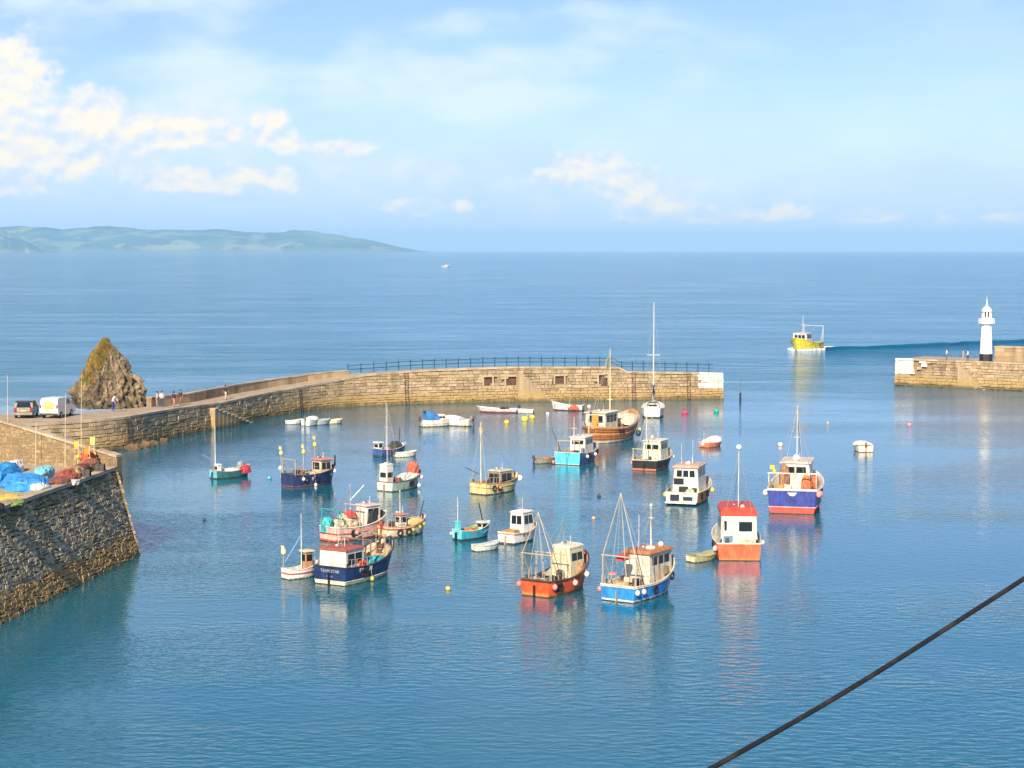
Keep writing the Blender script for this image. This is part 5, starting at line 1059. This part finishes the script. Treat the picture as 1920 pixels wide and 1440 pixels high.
# ------------------------------------------------------------------ mooring buoys
def buoy(px, py, col, r, label, base=None):
    p = P(px, py); e = empty('mooring_buoy', (p.x, p.y, 0)); tag(e, label, 'buoy', 'mooring buoys in the harbour')
    MB().ball((0, 0, r * .45), r, 12, .95).build('float', paint(col, .5), e, True); MB().tube([(0, 0, r * 1.3), (0, 0, r * 1.75)], r * .12).build('eye', paint(BLACK), e)
for a in ((383, 976, (.05, .05, .05), .13, 'small dark buoy between the left quay and the navy gantry boat'), (840, 1106, (.62, .46, .12), .17, 'yellow-brown buoy in open water right of the dark blue boat'), (1113, 973, (.66, .40, .22), .15, 'faint orange buoy left of the tripod mast'), (1123, 932, (.02, .05, .06), .16, 'dark buoy alone in mid harbour right of the cream-yellow boat'),
          (950, 794, YEL, .32, 'yellow buoy standing apart left of the two below the skiff'), (984, 789, (.80, .66, .08), .42, 'yellow buoy below the white motor dinghy'), (998, 785, YEL, .34, 'yellow buoy at the right of the pair by the white motor dinghy'), (1284, 776, (.72, .05, .14), .36, 'pink-red buoy off the end of the curved pier'), (1343, 773, (.03, .42, .25), .34, 'green buoy off the end of the curved pier'),
          (1463, 836, (.80, .62, .60), .28, 'white and pink buoy left of the purple-blue boat mast'), (1705, 798, (.78, .30, .32), .25, 'pink buoy in open water below the lighthouse pier'), (1552, 794, (.7, .45, .3), .16, 'faint orange buoy between the marker post and the pink buoy'), (1027, 777, (.82, .80, .76), .22, 'white buoy left of the white and red launch'),
          (505, 898, (.10, .42, .52), .2, 'blue-green buoy left of the navy gantry boat')): buoy(*a)
p = P(1388, 752); e = empty('marker_post', (p.x, p.y, 0)); tag(e, 'dark marker post standing in the water at the harbour mouth', 'post')
MB().tube([(0, 0, -1.5), (0, 0, 2.9)], .035, 8).build('pole', paint((.08, .16, .14)), e); MB().tube([(0, 0, -.3), (0, 0, 1.1)], .14, 10).build('sleeve', paint((.02, .03, .035)), e); MB().box((0, 0, 2.8), (.22, .05, .22)).build('topmark', paint((.05, .2, .12)), e)

# ------------------------------------------------------------------ cars on the pier root
def wheel(e, x, y, r, w=.22):
    t = MB().tube([(x, y - w / 2, r), (x, y + w / 2, r)], r, 18).build('wheel', paint((.015, .015, .015), .8), e)
    sd = 1 if y > 0 else -1; MB().tube([(x, y + sd * w / 2 - sd * .02, r), (x, y + sd * (w / 2 + .012), r)], r * .6, 14).build('rim', paint((.4, .4, .4), .3, .8), t)
def vehicle(name, label, cat, pos, rz, prof, belt, w, col, glass_side, rear, lights, wheels, r=.34):
    e = empty(name, pos, rz); tag(e, label, cat, 'vehicles parked by the rock'); n = len(prof)
    def yy(z): return w / 2 * (1 - (.13 * (z - belt) if z > belt else .03 * (belt - z)))
    rows = [[(x, yy(z), z) for x, z in prof] + [(prof[0][0], yy(prof[0][1]), prof[0][1])]]; rows.append([(x, -y, z) for (x, y, z) in rows[0]])
    m = MB().grid(rows); m.add([(x, yy(z), z) for x, z in prof], [tuple(range(n))]); m.add([(x, -yy(z), z) for x, z in prof], [tuple(range(n - 1, -1, -1))])
    m.build('body', paint(col, .25, .0, .08), e, bevel=.05)
    for (nm, pl, mat) in glass_side:
        for sd in (1, -1):
            q = [(x, sd * (yy(z) - .01), z) for x, z in pl] + [(x, sd * (yy(z) + .012), z) for x, z in pl]; k = len(pl)
            MB().add(q, [tuple(range(k - 1, -1, -1)), tuple(range(k, 2 * k))] + [(i, (i + 1) % k, k + (i + 1) % k, k + i) for i in range(k)]).build(nm, mat, e)
    for (nm, c, d, mat) in rear: MB().box(c, d).build(nm, mat, e, bevel=.015)
    for (y, z) in lights: MB().box((rear_x(prof, z) - .005, y, z), (.06, .16, .34)).build('tail_light', paint((.5, .02, .02), .25), e)
    for x in wheels:
        for sd in (1, -1): wheel(e, x, sd * (w / 2 - .1), r)
    return e
def rear_x(prof, z):
    c = []
    for a, b in zip(prof, prof[1:] + prof[:1]):
        if (a[1] - z) * (b[1] - z) <= 0 and a[1] != b[1]: c.append(a[0] + (b[0] - a[0]) * (z - a[1]) / (b[1] - a[1]))
    return min(c)
zq = 3.0
p = P(44, 785, zq); g = glass()
prof = [(0, .35), (-.03, .95), (.18, 1.05), (.42, 1.62), (.8, 1.72), (2.4, 1.70), (3.15, 1.12), (4.2, .95), (4.35, .55), (4.3, .3)]
vehicle('parked_car', 'dark grey estate car parked on the pier root beside the white van', 'car', (p.x, p.y, zq), R(90 + 6), prof, 1.05, 1.85, (.045, .045, .042), [('side_window', [(.6, 1.12), (1.5, 1.12), (1.5, 1.58), (.72, 1.58)], g), ('side_window', [(1.58, 1.12), (2.9, 1.12), (2.4, 1.58), (1.58, 1.58)], g)],
        [('bumper', (-.02, 0, .5), (.16, 1.8, .26), paint((.30, .27, .23), .4)), ('number_plate', (-.04, 0, .80), (.05, .55, .13), paint((.8, .7, .15))), ('boot_lid', (-.01, 0, .9), (.06, 1.3, .42), paint((.34, .31, .26), .3))], [(.78, .9), (-.78, .9)], (.75, 3.5))
q = [(.17, -.72, 1.1), (.17, .72, 1.1), (.40, .62, 1.58), (.40, -.62, 1.58)]
car = bpy.data.objects['parked_car']; MB().add([(x - .03, y, z) for x, y, z in q] + [(x + .05, y, z) for x, y, z in q], PILLOW).build('rear_window', g, car)
p = P(92, 785, zq)
prof = [(0, .35), (-.02, 1.0), (.05, 1.75), (.2, 1.98), (.6, 2.05), (3.0, 2.0), (3.75, 1.25), (4.6, 1.0), (4.7, .5), (4.65, .3)]
VW = paint((.80, .79, .74), .35, 0, .06)
van = vehicle('parked_van', 'white van with a yellow square on its back doors, parked left of the pointed rock', 'van', (p.x, p.y, zq), R(90 - 8), prof, 1.2, 1.95, (.80, .79, .74), [('side_window', [(2.4, 1.3), (3.5, 1.3), (3.0, 1.8), (2.4, 1.8)], g)],
        [('back_door', (-.005, .43, 1.2), (.06, .8, 1.35), VW), ('back_door', (-.005, -.43, 1.2), (.06, .8, 1.35), VW), ('bumper', (-.04, 0, .45), (.14, 1.85, .2), paint((.05, .05, .05), .6)), ('livery_panel', (-.03, 0, 1.32), (.05, .95, .72), paint((.85, .62, .06))), ('number_plate', (-.05, 0, .68), (.04, .52, .12), paint((.8, .7, .15)))], [(.86, 1.2), (-.86, 1.2)], (.85, 3.6))
for (y, z, a, c_) in ((.12, 1.4, .34, .22), (-.2, 1.22, .26, .18)): MB().box((-.06, y, z), (.02, a, c_)).build('livery_mark', paint((.45, .5, .35)), van)

# ------------------------------------------------------------------ people
def person(label, pos, face, shirt, legs, hair=(.04, .03, .02), pose='walk', skin=(.55, .32, .22), k=1.0):
    e = empty('person', pos, face); tag(e, label, 'person')
    V, E, Rr = [], [], []
    def v(x, y, z, r): V.append((x * k, y * k, z * k)); Rr.append(r * k); return len(V) - 1
    def ch(a, pts):
        for p in pts: b = v(*p); E.append((a, b)); a = b
        return a
    bend = .55 if pose == 'bend' else (.0 if pose != 'sit' else .1); sit = pose == 'sit'; hz = .52 if sit else .92
    pel = v(0, 0, hz, .145); cx = .45 * math.sin(bend); cz = .45 * math.cos(bend)
    mid = v(cx * .45, 0, hz + cz * .45, .135); chest = v(cx, 0, hz + cz, .15); E.extend([(pel, mid), (mid, chest)])
    neck = ch(chest, [(cx * 1.35, 0, hz + cz * 1.22, .058), (cx * 1.5 + .01, 0, hz + cz * 1.38, .085), (cx * 1.55 + .02, 0, hz + cz * 1.55, .10), (cx * 1.6, 0, hz + cz * 1.68, .06)])
    for sd in (1, -1):
        st_ = .16 * sd if pose == 'walk' else .03
        if sit: ch(pel, [(.06, .1 * sd, hz, .09), (.42, .11 * sd, hz + .02, .07), (.44, .11 * sd, hz - .25, .052), (.45, .11 * sd, .06, .04), (.58, .11 * sd, .035, .035)])
        else: ch(pel, [(.0, .095 * sd, hz - .06, .098), (st_ * .5 + .03, .1 * sd, .49, .068), (st_ * .8 - .02, .1 * sd, .27, .055), (st_, .1 * sd, .075, .04), (st_ + .15, .11 * sd, .035, .036)])
        aw = -st_; sh = (cx, .19 * sd, hz + cz * 1.05)
        w = ch(chest, [(*sh, .062), (cx + aw * .3 + .05 * bend, .25 * sd, hz + cz * .45, .046), (cx + aw * .9 + .10 + .2 * bend, .24 * sd, hz + cz * .02, .034), (cx + aw + .14 + .2 * bend, .235 * sd, hz + cz * .02 - .08, .03)])
        wx, wy, wz = [c / k for c in V[w]]
        for q in range(4): ch(w, [(wx + .01 + .012 * q - .02, wy + (.012 * (q - 1.5)), wz - .06, .0095), (wx + .02 + .01 * q - .02, wy + .012 * (q - 1.5) - .01 * sd, wz - .10 + .008 * abs(q - 1.5), .008)])
        ch(w, [(wx + .045, wy - .01 * sd, wz - .03, .0105), (wx + .06, wy - .02 * sd, wz - .06, .009)])
    me = bpy.data.meshes.new('body'); me.from_pydata(V, E, []); o = bpy.data.objects.new('body', me); SC.collection.objects.link(o)
    sk = o.modifiers.new('skin', 'SKIN'); sk.use_smooth_shade = True
    for i, sv in enumerate(me.skin_vertices[0].data): sv.radius = (Rr[i], Rr[i]); sv.use_root = (i == 0)
    ss_ = o.modifiers.new('sub', 'SUBSURF'); ss_.levels = 1; ss_.render_levels = 1
    bpy.context.view_layer.update(); dg = bpy.context.evaluated_depsgraph_get(); nm = bpy.data.meshes.new_from_object(o.evaluated_get(dg)); bpy.data.objects.remove(o)
    nm.materials.clear()
    for c in (skin, shirt, legs, (.05, .04, .04)): nm.materials.append(paint(c, .8, 0, .2))
    zh, zn = hz * k + .02, (hz + cz * 1.18) * k
    for pgn in nm.polygons:
        c = pgn.center; armr = abs(c.y) > .225 * k and c.z < (hz + cz * .42) * k and not sit
        pgn.material_index = 0 if (c.z > zn or armr) else (1 if c.z > zh else (3 if c.z < .075 * k else 2)); pgn.use_smooth = True
    o = bpy.data.objects.new('body', nm); SC.collection.objects.link(o); o.parent = e
    hx, hzz = (cx * 1.55 + .0) * k, (hz + cz * 1.60) * k
    MB().ball((hx - .02 * k, 0, hzz), .118 * k, 12, 1.0).build('hair', paint(hair, .9), e, True); fx = hx + .115 * k
    for sd in (1, -1): MB().ball((fx - .005 * k, .035 * k * sd, hzz - .03 * k), .012 * k, 6).build('eye', paint((.03, .02, .02)), e)
    MB().ball((fx + .01 * k, 0, hzz - .055 * k), .016 * k, 6).build('nose', paint(skin, .8, 0, .2), e); MB().box((fx - .01 * k, 0, hzz - .10 * k), (.012, .045 * k, .01)).build('mouth', paint((.4, .12, .1)), e)
def on_pier(px, frac):
    s = s_back(px, lambda u: nw_w(u) * frac + NW.b * 3); p = NW.pt(s, nz_top(s), -nw_w(s) * frac); return (p.x, p.y, nz_top(s) + .004)
person('person in dark top and pale trousers walking alone along the pier', on_pier(421, .35), R(50), (.02, .02, .03), (.62, .52, .5))
person('person in dark top and pink trousers walking beside the pier parapet', on_pier(324, .45), R(60), (.03, .025, .03), (.58, .22, .2))
person('person in black with dark red trousers, right of the pair by the parapet', on_pier(336, .6), R(240), (.03, .03, .035), (.30, .10, .1))
person('person in pale pink top standing at the right foot of the rock', on_pier(292, .75), R(200), (.72, .52, .46), (.3, .3, .36), pose='stand')
person('person in white top and navy trousers standing right of the rock', on_pier(301, .7), R(-60), (.78, .74, .72), (.04, .06, .16), pose='stand')
p = P(212, 771, zq); person('person in white shirt and blue trousers bending down in front of the rock', (p.x, p.y, zq + .004), R(-30), (.72, .78, .86), (.03, .07, .28), pose='bend', k=1.12)
for (px, l, sh, lg, fc) in ((1775, 'person in white standing alone left of the lighthouse', (.82, .82, .82), (.12, .12, .14), 180), (1806, 'person in pink top, left of the pair by the lighthouse', (.72, .42, .42), (.5, .36, .3), -20), (1815, 'person in white top and dark shorts by the lighthouse', (.85, .85, .86), (.05, .05, .1), 160)):
    p = RW.pt(sxi(px, 2.6), 3.75, -2.6); person(l, (p.x, p.y, 3.754), R(fc), sh, lg, pose='stand' if px == 1775 else 'walk')

# ------------------------------------------------------------------ gear on the front quay
def lump(name, label, cat, px, py, r, col, seed, z=QZ, rz=0.0, group='fishing gear on the front quay', rough=.35, dz=0.0):
    p = P(px, py, z); rows = []; n = 20
    for j in range(10):
        v = j / 9; rows.append([tuple(((1 - v ** 2.4) * r[i] * (math.cos, math.sin)[i](6.2832 * (k % n) / n) * (1 + rough * fbm(math.cos(6.2832 * (k % n) / n) * 1.6 + seed * 4, math.sin(6.2832 * (k % n) / n) * 1.6 + i, v * 2.5))) for i in (0, 1)) + (r[2] * v * (2 - v) * (1 + 1.3 * rough * fbm(k % n * .5, v * 3, seed) * (1 - v * v)),) for k in range(n + 1)])
    o = MB().grid(rows).build(name, cloth(col, .7), None, False); o.location = (p.x, p.y, z + dz); o.rotation_euler = (0, 0, rz); tag(o, label, cat, group); return o
lump('tarpaulin', 'large bright blue tarpaulin sheet spread on the front quay', 'tarpaulin', 46, 914, (1.3, 2.6, .8), (.04, .30, .72), 1, rz=.5); lump('tarpaulin', 'bright blue tarpaulin at the left edge of the front quay', 'tarpaulin', 4, 900, (1.1, 2.8, 1.0), (.03, .34, .74), 2)
lump('tarpaulin', 'light turquoise bundle right of the blue tarpaulin on the quay', 'tarpaulin', 82, 899, (.7, 1.5, .8), (.22, .60, .70), 3); lump('tarpaulin', 'white folded sheet behind the blue tarpaulin on the quay', 'tarpaulin', 30, 884, (.5, 1., .75), (.76, .76, .74), 4)
lump('tarpaulin', 'dark navy bundle between the blue tarpaulins on the quay', 'tarpaulin', 15, 888, (.35, .8, .7), (.04, .08, .25), 5); lump('net_heap', 'cream sack at the near end of the blue tarpaulin', 'sack', 74, 921, (.5, 1.1, .5), (.76, .72, .58), 6)
lump('net_heap', 'yellow net heap low on the left of the front quay', 'net', 10, 938, (.9, 1.4, .3), (.70, .52, .08), 7); lump('net_heap', 'green net scraps beside the yellow net heap', 'net', 26, 946, (.6, .9, .22), (.22, .30, .07), 8)
for i, (px, py, r, c, l) in enumerate(((112, 910, (.75, 1.3, .5), (.22, .08, .05), 'low brown net heap at the left end of the rusty row'), (126, 903, (.75, 1.4, .75), (.36, .09, .05), 'reddish-brown net heap on the quay edge left of the pots'), (140, 898, (.7, 1.3, .8), (.42, .26, .12), 'tan rope heap in the middle of the rusty row'), (152, 892, (.6, 1.2, .75), (.14, .05, .03), 'dark brown net heap on the quay edge'), (168, 884, (.7, 1.1, .8), (.34, .13, .08), 'rust-red net heap under the orange flags'))):
    lump('net_heap', l, 'net', px, py, r, c, 10 + i)
def pot(px, py, label, col=(.03, .025, .02)):
    p = P(px, py, QZ + .22); e = empty('lobster_pot', (p.x, p.y, QZ + .22)); tag(e, label, 'lobster pot', 'lobster pots on the quay edge'); m = MB()
    for x in (-.3, 0, .3): m.tube([(x, .22 * math.cos(math.pi * k / 8), .02 + .42 * math.sin(math.pi * k / 8)) for k in range(9)], .025, 5)
    m.build('hoops', paint(col, .8), e); MB().box((0, 0, .03), (.7, .5, .05)).build('base', paint((.12, .08, .05), .8), e)
    rows = [[(x, .215 * math.cos(math.pi * k / 8), .02 + .41 * math.sin(math.pi * k / 8)) for k in range(9)] for x in (-.3, .3)]; MB().grid(rows).build('netting', paint((.10, .09, .07), .95, 0, .6, 40, .05), e)
pot(187, 882, 'black lobster pot at the right end of the rusty row on the quay edge'); pot(178, 876, 'lobster pot behind the rust-red net heap', (.10, .05, .03)); pot(160, 893, 'dark lobster pot hanging half over the quay edge')
lump('net_heap', 'orange-red net bundle standing against the quay tip wall', 'net', 166, 879, (.5, .5, 1.2), (.78, .10, .03), 20); lump('net_heap', 'dark iron winch heap at the left edge of the front quay', 'winch', -2, 962, (.3, .7, .55), (.03, .02, .02), 21)
lump('rope_coil', 'pale grey rope coil on the quay edge below the tan rope heap', 'rope', 139, 908, (.35, .55, .3), (.55, .52, .5), 22)
def quay_dan(px, py, top, label, flag, lean=.1):
    p = P(px, py, QZ); e = empty('dan_buoy', (p.x, p.y, QZ)); tag(e, label, 'buoy', 'dan buoys standing on the quay'); MB().tube([(0, 0, 0), (lean, .1, top)], .025, 5).build('pole', paint((.70, .62, .45)), e)
    if flag: MB().box((lean - .16, .1, top - .3), (.3, .015, .5)).build('flag', cloth(flag), e); MB().ball((lean * .4, .04, top * .45), .16).build('float', paint(flag), e, True)
quay_dan(175, 878, 2.1, 'dan buoy with pale yellow flag by the orange-red net bundle', (.85, .72, .12)); quay_dan(145, 881, 1.9, 'dan buoy with orange-yellow flag left of the orange-red net bundle', (.82, .50, .06)); quay_dan(169, 882, 1.6, 'dan buoy with bright orange flag in front of the orange-red net bundle', (.85, .28, .03), -.05)
for (px, py, ty, l) in ((14, 868, 702, 'tall pale pole leaning on the sea wall at the left edge'), (122, 880, 735, 'pale pole standing behind the rusty net row'), (152, 878, 712, 'tallest pale pole near the quay tip'), (66, 874, 790, 'short pale pole above the blue tarpaulin')):
    p = P(px, py, QZ); o = MB().tube([(0, 0, 0), (.12, 0, (py - ty) * p.y / F)], .022, 6, .014).build('pole', paint((.72, .64, .48))); o.location = (p.x, p.y, QZ); tag(o, l, 'pole', 'poles on the front quay')

# ------------------------------------------------------------------ overhead cable close to the camera
pts = [(1180, 1527), (1335, 1440), (1490, 1353), (1600, 1288), (1700, 1226), (1800, 1162), (1920, 1085), (2080, 978), (2300, 820)]
cp = [PD(x, y, 9.0 + (x - 1335) * .0022) for x, y in pts]
o = MB().tube(curve(cp, .08), .0135, 10).build('overhead_cable', paint((.006, .006, .007), .6, 0, .3, 30)); tag(o, 'thick black overhead cable crossing the lower right corner', 'cable')

# ------------------------------------------------------------------ sea haze
hz_ = MB().add([(x, y, z) for z in (-3.2, 135) for (x, y) in ((-9300, -900), (9300, -900), (9300, 14300), (-9300, 14300))], PILLOW).build('haze', None)
m = bpy.data.materials.new('sea_air'); m.use_nodes = True; m.node_tree.nodes.clear(); ou = m.node_tree.nodes.new('ShaderNodeOutputMaterial'); pv = m.node_tree.nodes.new('ShaderNodeVolumePrincipled')
pv.inputs['Color'].default_value = (.42, .75, 1.0, 1); pv.inputs['Density'].default_value = 0.95e-4; pv.inputs['Anisotropy'].default_value = 0.0; m.node_tree.links.new(pv.outputs[0], ou.inputs['Volume']); hz_.data.materials.append(m); stuff(hz_)
tag(hz_, 'thin blue sea haze over the harbour and bay', 'haze')
print(NAMES)
